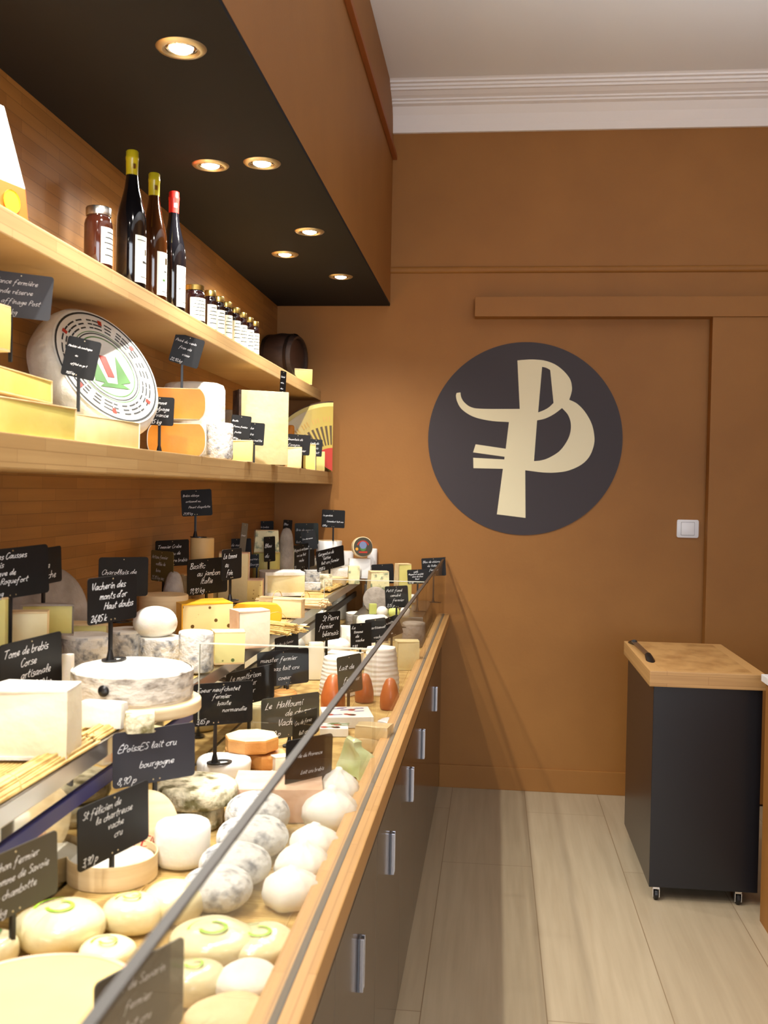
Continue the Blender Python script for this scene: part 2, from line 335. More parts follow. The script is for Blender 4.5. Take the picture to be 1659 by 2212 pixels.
h2 = bez([[(938, 679), (1000, 665), (1070, 630), (1132, 583)], [(1135, 586), (1178, 635), (1200, 700), (1196, 775), (1168, 845), (1110, 920), (1030, 970), (970, 990), (914, 996)]])
loops = [[lp(*p) for p in L] for L in (outer, h1, h2)]
tris = tessellate_polygon([[Vector((p[0], p[1], 0)) for p in L] for L in loops])
flat = [p for L in loops for p in L]; bm = nb()
fa = [bm.verts.new((p[0], -.0075, p[1])) for p in flat]; ba = [bm.verts.new((p[0], -.004, p[1])) for p in flat]
for q in tris:
    try: bm.faces.new([fa[i] for i in q])
    except ValueError: pass
k = 0
for L in loops:
    n = len(L)
    for i in range(n):
        try: bm.faces.new((fa[k+i], fa[k+(i+1) % n], ba[k+(i+1) % n], ba[k+i]))
        except ValueError: pass
    k += n
O('monogram', bm, 'logo', t)

# recessed downlights in the soffit
def where_l(i): return ['in the soffit edge row above the camera end', 'nearest and brightest in the black soffit', 'right one of the pair above the wine bottles', 'fourth along the front row of the soffit', 'last one before the back wall', 'outside the view', 'left one of the pair above the wine bottles', 'left of the two small ones above the jam jars', 'back row, near the camera', 'back row, outside the view'][i]
LAB = {1: 'large round recessed downlight nearest the camera in the black soffit', 2: 'right one of the pair of recessed downlights above the wine bottles', 6: 'left one of the pair of recessed downlights above the wine bottles',
 3: 'small recessed downlight, right of the pair above the small jam jars', 7: 'small recessed downlight, left of the pair above the small jam jars', 4: 'smallest recessed downlight, beside the back wall corner of the soffit'}
for i, (x, y) in enumerate(LIGHTS):
    if i in LAB:
        t = thing('recessed_downlight', LAB[i], 'ceiling light', (x, y, ZS), 0, 'downlights in the black soffit')
        O('trim_ring', lathe(nb(), [(.034, -.002), (.040, -.006), (.050, -.0045), (.054, -.0005), (.054, 0), (.034, 0)], 40), 'brass', t, smooth=40)
        O('reflector', lathe(nb(), [(.034, -.001), (.030, -.0035), (.026, -.002), (.018, -.0008)], 32), 'chrome', t, smooth=40)
        O('bulb', lathe(nb(), [(0, -.011), (.010, -.010), (.019, -.007), (.025, -.0032), (0, -.003)], 24), 'bulb', t, smooth='all')
    l = bpy.data.lights.new('halogen_beam', 'SPOT'); l.energy = SPOT_W; l.color = SPOT_COL; l.spot_size = math.radians(150); l.spot_blend = 1; l.shadow_soft_size = .015
    o = bpy.data.objects.new('halogen_beam', l); COL.objects.link(o); o.location = (x, y, ZS-.02)
    if i in LAB: o.parent = t; o.location = (0, 0, -.02)

# ================================================================ shelves
o = O('wall_shelf', box(nb(), XL+.001, -.892, .2, YB-.002, 1.95, Z_TOP, .003), 'bamboo', rot=None); tag(o, 'thick bamboo upper wall shelf carrying wine bottles and jam jars', 'shelf', 'bamboo wall shelves')
o = O('wall_shelf', box(nb(), XL+.001, -.824, .2, YB-.002, 1.524, Z_MID, .003), 'bamboo'); tag(o, 'thick bamboo lower wall shelf carrying cut cheeses and wheels', 'shelf', 'bamboo wall shelves')

# ================================================================ the display counter
t = thing('display_counter', 'long refrigerated cheese display counter with bamboo ledge and glass front', 'display counter', (0, 0, 0))
O('ledge', box(nb(), -.272, -.212, .2, YB-.003, Z_LEDGE-.045, Z_LEDGE, .003), 'bamboo_block', t)
O('lower_tray', box(nb(), -.71, -.272, .2, YB-.003, Z_LOW-.03, Z_LOW-.006), 'steel', t)
O('riser', box(nb(), -.705, -.695, .2, YB-.003, Z_LOW-.006, Z_UP-.03), 'mirror', t)
O('bumper_strip', box(nb(), -.695, -.689, .2, 2.62, .955, .981, .002), 'blue', t)
O('bumper_strip', box(nb(), -.695, -.689, 2.62, YB-.01, .955, .981, .002), 'black', t)
O('upper_tray', box(nb(), XL+.002, -.68, .2, YB-.003, Z_UP-.03, Z_UP-.012), 'steel', t)
O('upper_tray_edge', box(nb(), -.682, -.664, .2, YB-.003, Z_UP-.035, Z_UP-.004, .002), 'steel', t)
bm = nb()
O('front_pane', box(nb(), -.2465, -.2385, .2, 2.118, Z_LEDGE, 1.164), 'glass', t)
O('front_pane', box(nb(), -.2465, -.2385, 2.121, 3.727, Z_LEDGE, 1.164), 'glass', t)
O('front_pane', box(nb(), -.2465, -.2385, 3.73, YB-.02, Z_LEDGE, 1.164), 'glass', t)
O('pane_edge', box(nb(), -.2475, -.2375, .2, YB-.02, 1.164, 1.168), 'glass_edge', t)
O('pane_channel', box(nb(), -.2475, -.2375, .2, YB-.02, Z_LEDGE-.001, Z_LEDGE+.0012), mat('grey_channel', (96, 92, 84), rough=.6), t)
for y in (2.1195, 3.7285):
    d = O('divider_pane', box(nb(), -.62, -.2475, y-.003, y+.003, Z_LOW+.16, 1.164), 'glass', t)
    O('divider_edge', box(nb(), -.62, -.2475, y-.003, y+.003, 1.164, 1.1665), 'glass_rim', d)
    O('divider_edge', box(nb(), -.6215, -.62, y-.003, y+.003, Z_LOW+.16, 1.1665), 'glass_rim', d)
# straw mats
bm = nb(); y = .9; random.seed(3)
while y < YB-.03:
    x1 = -.276-random.uniform(0, .012); r = .0027*random.uniform(.75, 1.1)
    tube(bm, (-.69, y, Z_LOW-.0035), (x1, y+random.uniform(-.002, .002), Z_LOW-.0035), r, 5); y += .0062
for xx in (-.30, -.42, -.56): tube(bm, (xx, .9, Z_LOW-.001), (xx, YB-.03, Z_LOW-.001), .0012, 5)
tag(O('straw_mat', bm, 'straw'), 'golden straw mat under the cheeses in the lower tray of the counter', 'mat')
bm = nb(); x = -.68
while x > XL+.01:
    tube(bm, (x, .9, Z_UP-.0075), (x, YB-.03, Z_UP-.0075), .003, 5); x -= .0066
tag(O('straw_mat', bm, 'straw'), 'straw mat lining the raised back tray of the counter', 'mat')
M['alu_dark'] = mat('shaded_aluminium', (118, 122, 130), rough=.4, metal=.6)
# cabinets under the ledge, each with a rail panel, a door and a handle
HY = [1.36, 1.99, 2.614, 3.238, 3.763, 4.59, .73]
cuts = [.2, 1.05, 1.68, 2.30, 2.93, 3.5, 4.18, YB-.003]
cabl = ['outside the view', 'dark brown base cabinet at the bottom edge of the picture', 'dark brown base cabinet with the nearest aluminium handle', 'dark brown base cabinet with the second aluminium handle from the camera', 'dark brown base cabinet with the middle aluminium handle', 'dark brown base cabinet with the second handle from the back wall', 'dark brown base cabinet against the ochre back wall']
hy = {0: .73, 1: 1.36, 2: 1.99, 3: 2.614, 4: 3.238, 5: 3.763, 6: 4.59}
for i in range(1, 7):
    y0, y1 = cuts[i], cuts[i+1]
    t = thing('base_cabinet', cabl[i], 'cabinet', (-.5, (y0+y1)/2, 0), 0, 'base cabinets under the display counter'); yo = (y0+y1)/2; hw = (y1-y0)/2
    O('body', box(nb(), -.5, .232, -hw+.0005, hw-.0005, .0, .81), 'cabinet', t)
    O('top_panel', box(nb(), .2325, .25, -hw+.0012, hw-.0012, .715, .808, .001), 'cabinet', t)
    d = O('door', box(nb(), .2325, .25, -hw+.0012, hw-.0012, .006, .711, .001), 'cabinet', t)
    hb = nb(); yy = hy[i]-yo
    box(hb, .2505, .254, yy-.012, yy+.012, .505, .612); box(hb, .254, .262, yy-.012, yy-.008, .505, .612, .001); box(hb, .254, .262, yy+.008, yy+.012, .505, .612, .001)
    h_ = O('handle', hb, 'alu', d); h_.data.materials.append(M['alu_dark']); [setattr(p, 'material_index', 1) for p in h_.data.polygons if max(h_.data.vertices[v].co.x for v in p.vertices) < .2545]

# ================================================================ trolley, knife, low unit
t = thing('butcher_block_trolley', 'black rolling trolley with a thick bamboo chopping block top', 'trolley', (.79, 4.17, 0))
O('body', box(nb(), -.192, .197, -.345, .375, .05, .797, .002), 'black_cab', t)
cb = O('chopping_block', box(nb(), -.21, .205, -.363, .39, .797, .8555, .004), 'bamboo_trolley', t)
O('worn_surface', box(nb(), -.165, .16, -.33, .36, .855, .8562), 'block_top', cb)
for cx, cy in ((-.165, -.33), (.13, -.33), (-.165, .33), (.16, .33)):
    bm = nb(); box(bm, -.012, .012, -.012, .012, .042, .05); box(bm, -.013, -.010, -.014, .014, .012, .044, .001); box(bm, .010, .013, -.014, .014, .012, .044, .001)
    c = O('caster', bm, 'chrome', t, loc=(cx, cy, 0))
    w_ = nb(); lathe(w_, [(0, -.008), (.017, -.008), (.02, -.005), (.02, .005), (.017, .008), (0, .008)], 24); mb(w_, Matrix.Rotation(PI/2, 4, 'Y'))
    mb(w_, Matrix.Translation((0, 0, .02))); O('wheel', w_, 'black', c, smooth=40)
# double handled cheese knife lying along the left edge of the block
t = thing('cheese_knife', 'double handled cheese knife with black grips lying on the chopping block', 'knife', (.612, 4.27, .857), math.radians(1))
bm = nb(); box(bm, -.012, .012, -.17, .17, .011, .0135, .001); O('blade', bm, 'steel', t)
for s in (-1, 1):
    bm = nb(); pr = [(0, 0), (.010, .004), (.012, .03), (.014, .08), (.013, .115), (.008, .128), (0, .13)]
    lathe(bm, pr, 14); mb(bm, Matrix.Scale(1.25, 4, (1, 0, 0))); mb(bm, Matrix.Rotation(-s*PI/2+s*math.radians(-14), 4, 'X')); mb(bm, Matrix.Translation((0, s*.17, .013)))
    O('grip', bm, 'black', t, smooth=50)
t = thing('low_counter_unit', 'brown low counter end with a white top at the right edge', 'counter', (1.35, 3.0, 0))
O('body', box(nb(), -.385, .4, -1.2, .70, 0, .85), 'wall', t)
O('worktop', box(nb(), -.40, .41, -1.21, .71, .85, .875, .003), 'white_plastic', t)

# ================================================================ handwriting
GL = {'a': '5,5 2,5 0,2 2,0 5,3 5,5|5,5 5,1 6,0', 'b': '0,10 0,0 3,0 5,2 4,5 1,4', 'c': '5,4 3,5 0,3 1,0 4,0 5,1', 'd': '5,5 2,5 0,2 2,0 5,3|6,10 5,3 6,0', 'e': '1,2 4,3 4,5 2,5 0,2 2,0 5,1',
 'f': '6,9 4,10 2,7 1,-3 0,-4|0,4 4,5', 'g': '5,5 2,5 0,2 2,1 5,4|5,5 4,-3 1,-4 0,-2', 'h': '0,10 0,0|0,3 3,5 4,3 4,0 5,0', 'i': '1,5 1,1 2,0|1,7 2,8', 'j': '2,5 1,-3 -1,-3|2,7 3,8', 'k': '0,10 0,0|4,5 0,2 4,0',
 'l': '1,2 3,8 2,10 1,8 1,1 3,0', 'm': '0,5 0,0|0,3 2,5 3,4 3,0|3,3 5,5 6,4 6,0 7,0', 'n': '0,5 0,0|0,3 3,5 4,3 4,0 5,0', 'o': '3,5 0,3 1,0 4,1 4,4 2,5 5,4', 'p': '0,5 -1,-4|0,4 3,5 4,3 2,0 0,1', 'q': '4,5 1,5 0,2 3,1 4,5|4,5 3,-4 5,-3',
 'r': '0,5 1,0|0,3 2,5 4,5', 's': '4,5 1,5 1,3 4,2 3,0 0,0', 't': '2,9 1,1 3,0|0,6 4,6', 'u': '0,5 0,1 2,0 4,2 4,5|4,5 4,1 5,0', 'v': '0,5 2,0 4,5 5,5', 'w': '0,5 1,0 3,4 4,0 6,5', 'x': '0,5 4,0|4,5 0,0', 'y': '0,5 1,2 4,2|4,5 3,-3 0,-4', 'z': '0,5 4,5 0,0 4,0',
 'A': '0,0 3,10 6,0|1,4 5,4', 'B': '0,0 1,10|-1,9 4,10 5,7 1,5 5,4 5,0 0,0', 'C': '6,9 3,10 0,5 1,0 4,0 6,2', 'D': '0,0 1,10 5,8 5,2 0,0', 'E': '6,10 1,10 0,0 6,0|0,5 4,5', 'F': '0,0 1,10 6,10|1,5 5,6', 'G': '6,9 3,10 0,5 2,0 6,1 6,4 3,4', 'H': '0,0 1,10|6,0 6,10|0,5 6,5',
 'I': '1,0 2,10', 'L': '2,10 0,0 1,1 5,0', 'M': '0,0 1,10 4,3 7,10 7,0', 'N': '0,0 0,10 5,0 6,10', 'O': '3,10 0,6 2,0 6,3 5,9 3,10', 'P': '0,0 1,10 5,9 5,6 1,5', 'R': '0,0 1,10 5,9 5,6 1,5 6,0', 'S': '5,9 2,10 1,7 5,4 3,0 0,1', 'T': '3,10 2,0|-1,9 7,10', 'V': '0,10 3,0 6,10', 'Q': '3,10 0,6 2,0 6,3 5,9 3,10|3,3 7,-1',
 '0': '3,10 0,6 1,0 4,2 5,8 3,10', '1': '0,7 3,10 2,0', '2': '0,8 3,10 4,7 0,0 5,0', '3': '0,9 4,10 3,6 1,5 4,4 3,0 0,1', '4': '3,10 0,4 5,4|4,7 3,0', '5': '5,10 1,10 1,6 4,5 4,1 0,0', '6': '4,10 1,6 0,2 3,0 4,3 1,4', '7': '0,10 5,10 2,0|1,5 4,5', '8': '4,9 1,9 1,6 4,4 3,0 0,2 1,5 4,8', '9': '4,9 1,9 1,6 4,6 4,9 3,0',
 ',': '1,1 0,-2', '.': '0,0 1,0', '/': '0,-2 4,10', "'": '1,10 0,8', '-': '0,4 3,4', '_': '0,-1 6,0'}
WD = {}
for k_, s_ in GL.items():
    pl = [[tuple(map(float, p.split(','))) for p in st.split()] for st in s_.split('|')]; GL[k_] = pl
    WD[k_] = max(p[0] for st in pl for p in st)+1.4
ACC = {'é': ('e', '2,7 4,9'), 'è': ('e', '4,7 2,9'), 'ê': ('e', '1,7 3,9 5,7'), 'î': ('i', '0,7 2,9 4,7'), 'É': ('E', '2,11 5,13'), 'ô': ('o', '1,7 3,9 5,7'), 'â': ('a', '1,7 3,9 5,7'), 'ï': ('i', '0,8 0,9')}
def smooth_pts(P_, k=4):
    if len(P_) < 3: return P_
    Q = [P_[0]]+P_+[P_[-1]]; out = []
    for i in range(1, len(Q)-2):
        p0, p1, p2, p3 = Q[i-1:i+3]
        for j in range(k):
            u = j/k; out.append(tuple(.5*(2*b+(-a+c)*u+(2*a-5*b+4*c-d)*u*u+(-a+3*b-3*c+d)*u**3) for a, b, c, d in zip(p0, p1, p2, p3)))
    return out+[P_[-1]]
def text_w(s): return sum(4 if c == ' ' else WD.get(ACC[c][0] if c in ACC else c, 5) for c in s)
def write(bm, s, x, z, sc, y=-.0004, pen=.0009, slant=.34, rs=random, sup=False):
    """strokes of a chalk pen on the board plane (local x right, z up)"""
    cx = x
    for ch in s:
        if ch == ' ': cx += 4*sc; continue
        b = ACC[ch][0] if ch in ACC else ch
        if b not in GL: cx += 4*sc; continue
        sts = list(GL[b])
        if ch in ACC: sts = sts+[[tuple(map(float, p.split(','))) for p in ACC[ch][1].split()]]
        jz = rs.uniform(-.4, .4)*sc
        for st in sts:
            pts = smooth_pts([(p[0]+rs.uniform(-.25, .25), p[1]+rs.uniform(-.25, .25)) for p in st], 3)
            q = [Vector((cx+(px+pz*slant)*sc, 0, z+jz+pz*sc)) for px, pz in pts]
            prev = None
            for i in range(len(q)):
                d = (q[min(i+1, len(q)-1)]-q[max(i-1, 0)])
                if d.length < 1e-7: continue
                d.normalize(); n = Vector((-d.z, 0, d.x))*pen*(.5+.12*math.sin(i*1.3)); c = q[i]
                if i == 0: c = c-d*pen*.4
                if i == len(q)-1: c = c+d*pen*.4
                a = bm.verts.new((c.x+n.x, y, c.z+n.z)); e = bm.verts.new((c.x-n.x, y, c.z-n.z))
                if prev: bm.faces.new((prev[0], prev[1], e, a))
                prev = (a, e)
        cx += WD[b]*sc
    return cx

# ================================================================ price signs
NS = [0]
def sign(label, lines, price, q, zb, Y=None, foot=None, al=None, base=True, postx=.5, group='slate price signs on the counter', col='slate', postc='black', ref=1.4):
    """q = xl, xr, top-left y, top-right y, bottom-left y, bottom-right y of the board"""
    xl, xr, tl, tr, bl, br = q; NS[0] += 1; rs = random.Random(NS[0]*13)
    pc = ((xl+xr)/2, (tl+tr+bl+br)/4)
    if foot: Y = onax(2, zb, *foot).y
    P_ = onax(1, Y, *pc)
    def cornersat(a):
        n = Vector((-math.sin(a), math.cos(a), 0)); out = []
        for x, y in ((xl, tl), (xr, tr), (xr, br), (xl, bl)):
            v = ray(x, y); out.append(CAM+v*((P_-CAM).dot(n)/v.dot(n)))
        return out
    best = None
    for k in range(-70, 78, 2):
        if al is not None and k != -70: break
        a = math.radians(k if al is None else al); c = cornersat(a)
        w = ((c[1]-c[0]).xy.length+(c[2]-c[3]).xy.length)/2; h = ((c[0]-c[3]).z+(c[1]-c[2]).z)/2
        if w > .3 or w < .02: continue
        sl = ((c[1].z-c[0].z)+(c[2].z-c[3].z))/2/w
        cost = sl*sl+.02*(w/h-ref)**2
        if best is None or cost < best[0]: best = (cost, a, w, h, sl)
    _, a, w, h, sl = best
    t = thing('price_sign', label, 'price sign', (P_.x, P_.y, zb), a, group)
    zc = P_.z-zb; roll = -math.atan(sl)
    b = O('board', mb(prism(nb(), rrect(w, h, min(w, h)*.07, 4), 0, .0022), Matrix.Rotation(PI/2, 4, 'X')), col, t, loc=(0, 0, zc), rot=(0, roll, 0))
    bm = nb(); n = len(lines); avail = h*(.66 if price else .8); lh = avail/max(n, 2); mw = max([text_w(l.lstrip('>')) for l in lines] or [1])
    sc = min(lh/14.5, w*.74/max(mw+4, 24)); pen = max(.0008, sc*.85)
    for i, l in enumerate(lines):
        ind = len(l)-len(l.lstrip('>')); l = l.lstrip('>')
        x = -w*.44+ind*w*.085; x = min(x, w*.46-text_w(l)*sc-2*sc)
        write(bm, l, x, h*.5-lh*(i+.95)-h*.05, sc, y=-.0026, pen=pen, rs=rs)
    if price: write(bm, price, -w*.45, -h*.44, min(sc*1.05, h*.0135), y=-.0026, pen=pen, rs=rs)
    if lines or price: O('lettering', bm, 'chalk', b)
    else: bm.free()
    rv = nb()
    for rx, rz in ((0, h*.44), (-w*.04+w*(postx-.5), -h*.44), (w*.04+w*(postx-.5), -h*.44)):
        c = nb(); lathe(c, [(.0016, -.0001), (.0013, .0006), (0, .0008)], 8); mb(c, Matrix.Translation((rx, -.0022, rz)) @ Matrix.Rotation(PI/2, 4, 'X'))
        me = bpy.data.meshes.new('t'); c.to_mesh(me); c.free(); rv.from_mesh(me); bpy.data.meshes.remove(me)
    O('rivets', rv, 'brass', b)
    px = w*(postx-.5); pt = zc-h*.5+.012
    if pt > .02:
        bm = nb(); box(bm, px-.0038, px+.0038, .0005, .0065, .02 if base else 0, pt, .001)
        if base: mb(bm, Matrix.Identity(4)); tube(bm, (px, .0035, .003), (px, .0035, .022), .0085, 12, r2=.0042)
        O('post', bm, postc, t)
        if base:
            bm = nb(); n = 28
            ins, outs = [], []
            for i in range(n):
                c_, s_ = math.cos(2*PI*i/n), math.sin(2*PI*i/n)
                ins.append((px+.013+.019*c_, .0035+.013*s_)); outs.append((px+.011+.029*c_, .0035+.020*s_))
            for z0, z1 in ((.0006, .0032),):
                A = [[bm.verts.new((x, y, z)) for x, y in L] for L in (ins, outs) for z in (z0, z1)]
                for i in range(n):
                    j = (i+1) % n
                    bm.faces.new((A[0][i], A[0][j], A[1][j], A[1][i])); bm.faces.new((A[2][i], A[2][j], A[3][j], A[3][i]))
                    bm.faces.new((A[1][i], A[1][j], A[3][j], A[3][i])); bm.faces.new((A[0][i], A[0][j], A[2][j], A[2][i]))
            lathe(bm, [(0, .0034), (.012, .0034), (.013, .001)], 16); 
            for v in bm.verts[-33:]: v.co.x += px; v.co.y += .0035
            O('foot', bm, postc, t)
    return t

# ================================================================ cheeses
def strip(pts, i, j, t):   # outward thickened outline segment run
    pass
def offs(pts, t):
    n = len(pts); out = []
    for i in range(n):
        a, b, c = Vector(pts[i-1]), Vector(pts[i]), Vector(pts[(i+1) % n])
        n1 = Vector(((b-a).y, -(b-a).x)).normalized(); n2 = Vector(((c-b).y, -(c-b).x)).normalized()
        m = (n1+n2); m = m.normalized() if m.length > 1e-6 else n1
        out.append(tuple(b+m*t/max(.5, m.dot(n1))))
    return out
def cut_shape(kind, w, d, ang=60):
    """outline (ccw) and edge flags: r = rind, c = cut"""
    if kind == 'quarter':    # sector with the tip towards -y (viewer), arc behind
        pts = [(0, -.5)]; n = 10; a = math.radians(ang)
        for i in range(n+1): t = PI/2-a/2+a*i/n; pts.append((math.cos(t), math.sin(t)-.5))
        fl = ['c']+['r']*n+['c']
    elif kind == 'half':     # half wheel with the flat cut face towards the viewer
        n = 16; pts = [(.5*math.cos(PI*i/n), .5*math.sin(PI*i/n)) for i in range(n+1)]; fl = ['r']*n+['c']
    elif kind == 'slab':     # curved rind on the left, three cut sides
        n = 6; pts = [(.5, -.5), (.5, .5)]+[(-.5-.08*math.sin(PI*i/n)+.04, .5-i/n) for i in range(n+1)]; fl = ['c', 'c']+['r']*n+['c']
    elif kind == 'rslab':    # rind on the right
        n = 6; pts = [(-.5, .5), (-.5, -.5)]+[(.5+.08*math.sin(PI*i/n)-.04, -.5+i/n) for i in range(n+1)]; fl = ['c', 'c']+['r']*n+['c']
    elif kind == 'back':     # rind behind
        pts = [(-.5, -.5), (.5, -.5), (.5, .5), (-.5, .5)]; fl = ['c', 'c', 'r', 'c']
    elif kind == 'side':     # rind behind and on the left
        pts = [(-.5, -.5), (.5, -.5), (.5, .5), (-.5, .5)]; fl = ['c', 'c', 'r', 'r']
    elif kind == 'left': pts = [(-.5, -.5), (.5, -.5), (.5, .5), (-.5, .5)]; fl = ['c', 'c', 'c', 'r']
    elif kind == 'front':    # rind towards the viewer
        pts = [(-.5, -.5), (.5, -.5), (.5, .5), (-.5, .5)]; fl = ['r', 'c', 'c', 'r']
    xs = [p[0] for p in pts]; ys = [p[1] for p in pts]; X0, X1, Y0, Y1 = min(xs), max(xs), min(ys), max(ys)
    return [((x-(X0+X1)/2)/(X1-X0)*w, (y-(Y0+Y1)/2)/(Y1-Y0)*d) for x, y in pts], fl
def cutcheese(label, b, z, kind='side', paste='p_cream', rind='r_tan', dr=.7, yaw=0, X=None, rt=.004, tops=(1, 1), rz=0, group=None, tip=(0, 0), cat='cheese', name='cheese_wedge', taper=0, wobv=.0015):
    yw = math.radians(yaw); x, y, s, h = fit(b, z, dr, yw, X); t = thing(name, label, cat, (x, y, z), yw, group)
    pts, fl = cut_shape(kind, s, s*dr); bm = nb(); prism(bm, pts, rt*.9 if tops[0] else .0002, h-(rt*.9 if tops[1] else 0), bev=.0015)
    bmesh.ops.subdivide_edges(bm, edges=bm.edges[:], cuts=1, use_grid_fill=True)
    if taper: 
        for v in bm.verts: v.co.x *= 1-taper*v.co.z/h; v.co.y *= 1-taper*v.co.z/h
    O('paste', wob(bm, wobv, 14, s*10), paste, t, smooth=35)
    bm = nb(); of = offs(pts, rt); n = len(pts)
    for k, f in enumerate(fl):
        if f == 'r': prism(bm, [pts[k], of[k], of[(k+1) % n], pts[(k+1) % n]][::1], .0002, h)
    o2 = [of[k] if (fl[k] == 'r' or fl[k-1] == 'r') else pts[k] for k in range(n)]
    if tops[1]: prism(bm, o2, h-rt, h, bev=.0012)
    if tops[0]: prism(bm, o2, .0002, rt)
    bmesh.ops.subdivide_edges(bm, edges=[e for e in bm.edges if e.calc_length() > .02], cuts=2)
    if taper:
        for v in bm.verts: v.co.x *= 1-taper*v.co.z/h; v.co.y *= 1-taper*v.co.z/h
    O('rind', wob(bm, wobv, 14, s*10), rind, t, smooth=35)
    t.rotation_euler = (math.radians(tip[0]), math.radians(tip[1]), yw); t['size'] = (s, s*dr, h); return t
def wheelprof(r, h, bev, dome=0):
    return [(0, 0), (r-bev, 0), (r-bev*.3, bev*.3), (r, bev), (r, h-bev), (r-bev*.3, h-bev*.3), (r-bev, h), (r*.5, h+dome*.7), (0, h+dome)]
def wheel(label, b, z, top='r_white', side=None, bev=.006, X=None, group=None, w=.0015, cat='cheese', name='round_cheese', dome=0, dr=1.0, yaw=0, seg=40, sq=0, tf=1.0, hmax=None):
    x, y, s, h = fit(b, z, 1.0, 0, X, tf)
    if hmax: h = min(h, hmax)
    bev = min(bev, h*.45, s*.4); r = s/2
    bm = nb(); pr = [(0, 0), (r-bev, 0), (r-bev*.3, bev*.3), (r, bev)]+([(r, h*.35), (r, h*.65)] if h > bev*3 else [])+[(r, h-bev), (r-bev*.3, h-bev*.3), (r-bev, h)]+[(r*k, h+dome*(1-k*k)) for k in (.8, .6, .3)]+[(0, h+dome)]
    pr = [p for i, p in enumerate(pr) if i == 0 or abs(p[0]-pr[i-1][0])+abs(p[1]-pr[i-1][1]) > 1e-5]
    lathe(bm, pr, seg); wob(bm, w, 18, r*50)
    if dr != 1.0: mb(bm, Matrix.Scale(dr, 4, (0, 1, 0)))
    mats = [top]
    if side:
        mats = [top, side]; bm.faces.ensure_lookup_table()
        for f in bm.faces:
            if max(v.co.z for v in f.verts) < h-bev*.2 or all(v.co.z < h-bev*.9 for v in f.verts): f.material_index = 1
    o = O(name, bm, mats, loc=(x, y, z), rot=(0, 0, math.radians(yaw)), smooth=50); tag(o, label, cat, group); o['size'] = (s, s, h); return o
def dome(label, b, z, m='r_ash', X=None, flat=.0, w=.004, sc=16, group=None, name='goat_cheese', cat='cheese', pinch=0, tf=.6, dr=1.0, yaw=0):
    x, y, s, h = fit(b, z, 1.0, 0, X, tf); r = s/2; bm = nb(); n = 14
    pr = [(0, 0)]+[(r*max(.0, math.cos(t))**.7*(1 if t > -1.2 else .9), h/2+h/2*math.sin(t)) for t in [-PI/2+PI*i/n for i in range(1, n)]]+[(0, h)]
    if pinch: pr = [(0, 0), (r*.6, 0), (r*.9, h*.1), (r, h*.28), (r*.97, h*.46), (r*.86, h*.62), (r*.64, h*.76), (r*.36, h*.87), (r*.17, h*.94), (r*.13, h), (0, h*.97)]
    lathe(bm, pr, 36)
    if pinch:
        for v in bm.verts:
            a = math.atan2(v.co.y, v.co.x); k = max(0, v.co.z/h-.25); f = 1+pinch*(k*math.sin(a*9+r*90)+.5*k*math.sin(a*17))
            v.co.x *= f; v.co.y *= f; v.co.x += .05*k*r; 
    wob(bm, w, sc, r*77+x*9)
    if dr != 1: mb(bm, Matrix.Scale(dr, 4, (0, 1, 0)))
    o = O(name, bm, m, loc=(x, y, z), rot=(0, 0, math.radians(yaw)), smooth='all'); tag(o, label, cat, group); o['size'] = (s, s, h); return o
def blk(label, b, z, m='fresh', dr=.7, yaw=0, X=None, bev=.004, w=.001, name='cheese_block', cat='cheese', group=None, taper=0, hmax=None):
    yw = math.radians(yaw); x, y, s, h = fit(b, z, dr, yw, X)
    if hmax: h = min(h, hmax)
    d = s*dr; bm = box(nb(), -s/2, s/2, -d/2, d/2, 0, h, min(bev, h*.3, s*.3))
    bmesh.ops.subdivide_edges(bm, edges=[e for e in bm.edges if e.calc_length() > .012], cuts=3, use_grid_fill=True)
    if taper:
        for v in bm.verts: k = 1-taper*v.co.z/h; v.co.x *= k; v.co.y *= k
    wob(bm, w, 20, s*33); o = O(name, bm, m, loc=(x, y, z), rot=(0, 0, yw), smooth=40); tag(o, label, cat, group); o['size'] = (s, d, h); return o
def top_of(o): return o.location.z+o['size'][2]

def halfwheel(label, b, z, X=None, yaw=0, paste='p_orange', rind='r_white', dr=.55):
    """half of a bulging round cheese, flat cut face towards the aisle"""
    yw = math.radians(yaw); x, y, s, h = fit(b, z, dr, yw, X); r = s/2; t = thing('half_round_cheese', label, 'cheese', (x, y-s*dr/2, z), yw)
    def pf(k=1.0): return [(r*k*(.80+.20*max(0, 1-abs(2*u-1)**3.2)), h*(.5+(u-.5)*k)) for u in [i/14 for i in range(15)]]
    q = [(0, 0)]+pf()+[(0, h)]; O('rind', wob(mb(lathe(nb(), q, 20, 0, 0, PI), Matrix.Scale(dr*2, 4, (0, 1, 0))), .0015, 14), rind, t, smooth=50)
    P2 = pf(.97); pts = P2+[(-a, c) for a, c in P2[::-1]]
    bm = prism(nb(), pts, -.0005, .004); mb(bm, Matrix.Rotation(PI/2, 4, 'X')); O('paste', wob(bm, .0006, 14), paste, t)
    P2 = pf(1.0); pts = P2+[(-a, c) for a, c in P2[::-1]]
    bm = prism(nb(), pts, -.002, .0018); mb(bm, Matrix.Rotation(PI/2, 4, 'X')); O('cut_edge', bm, rind, t)
    return t

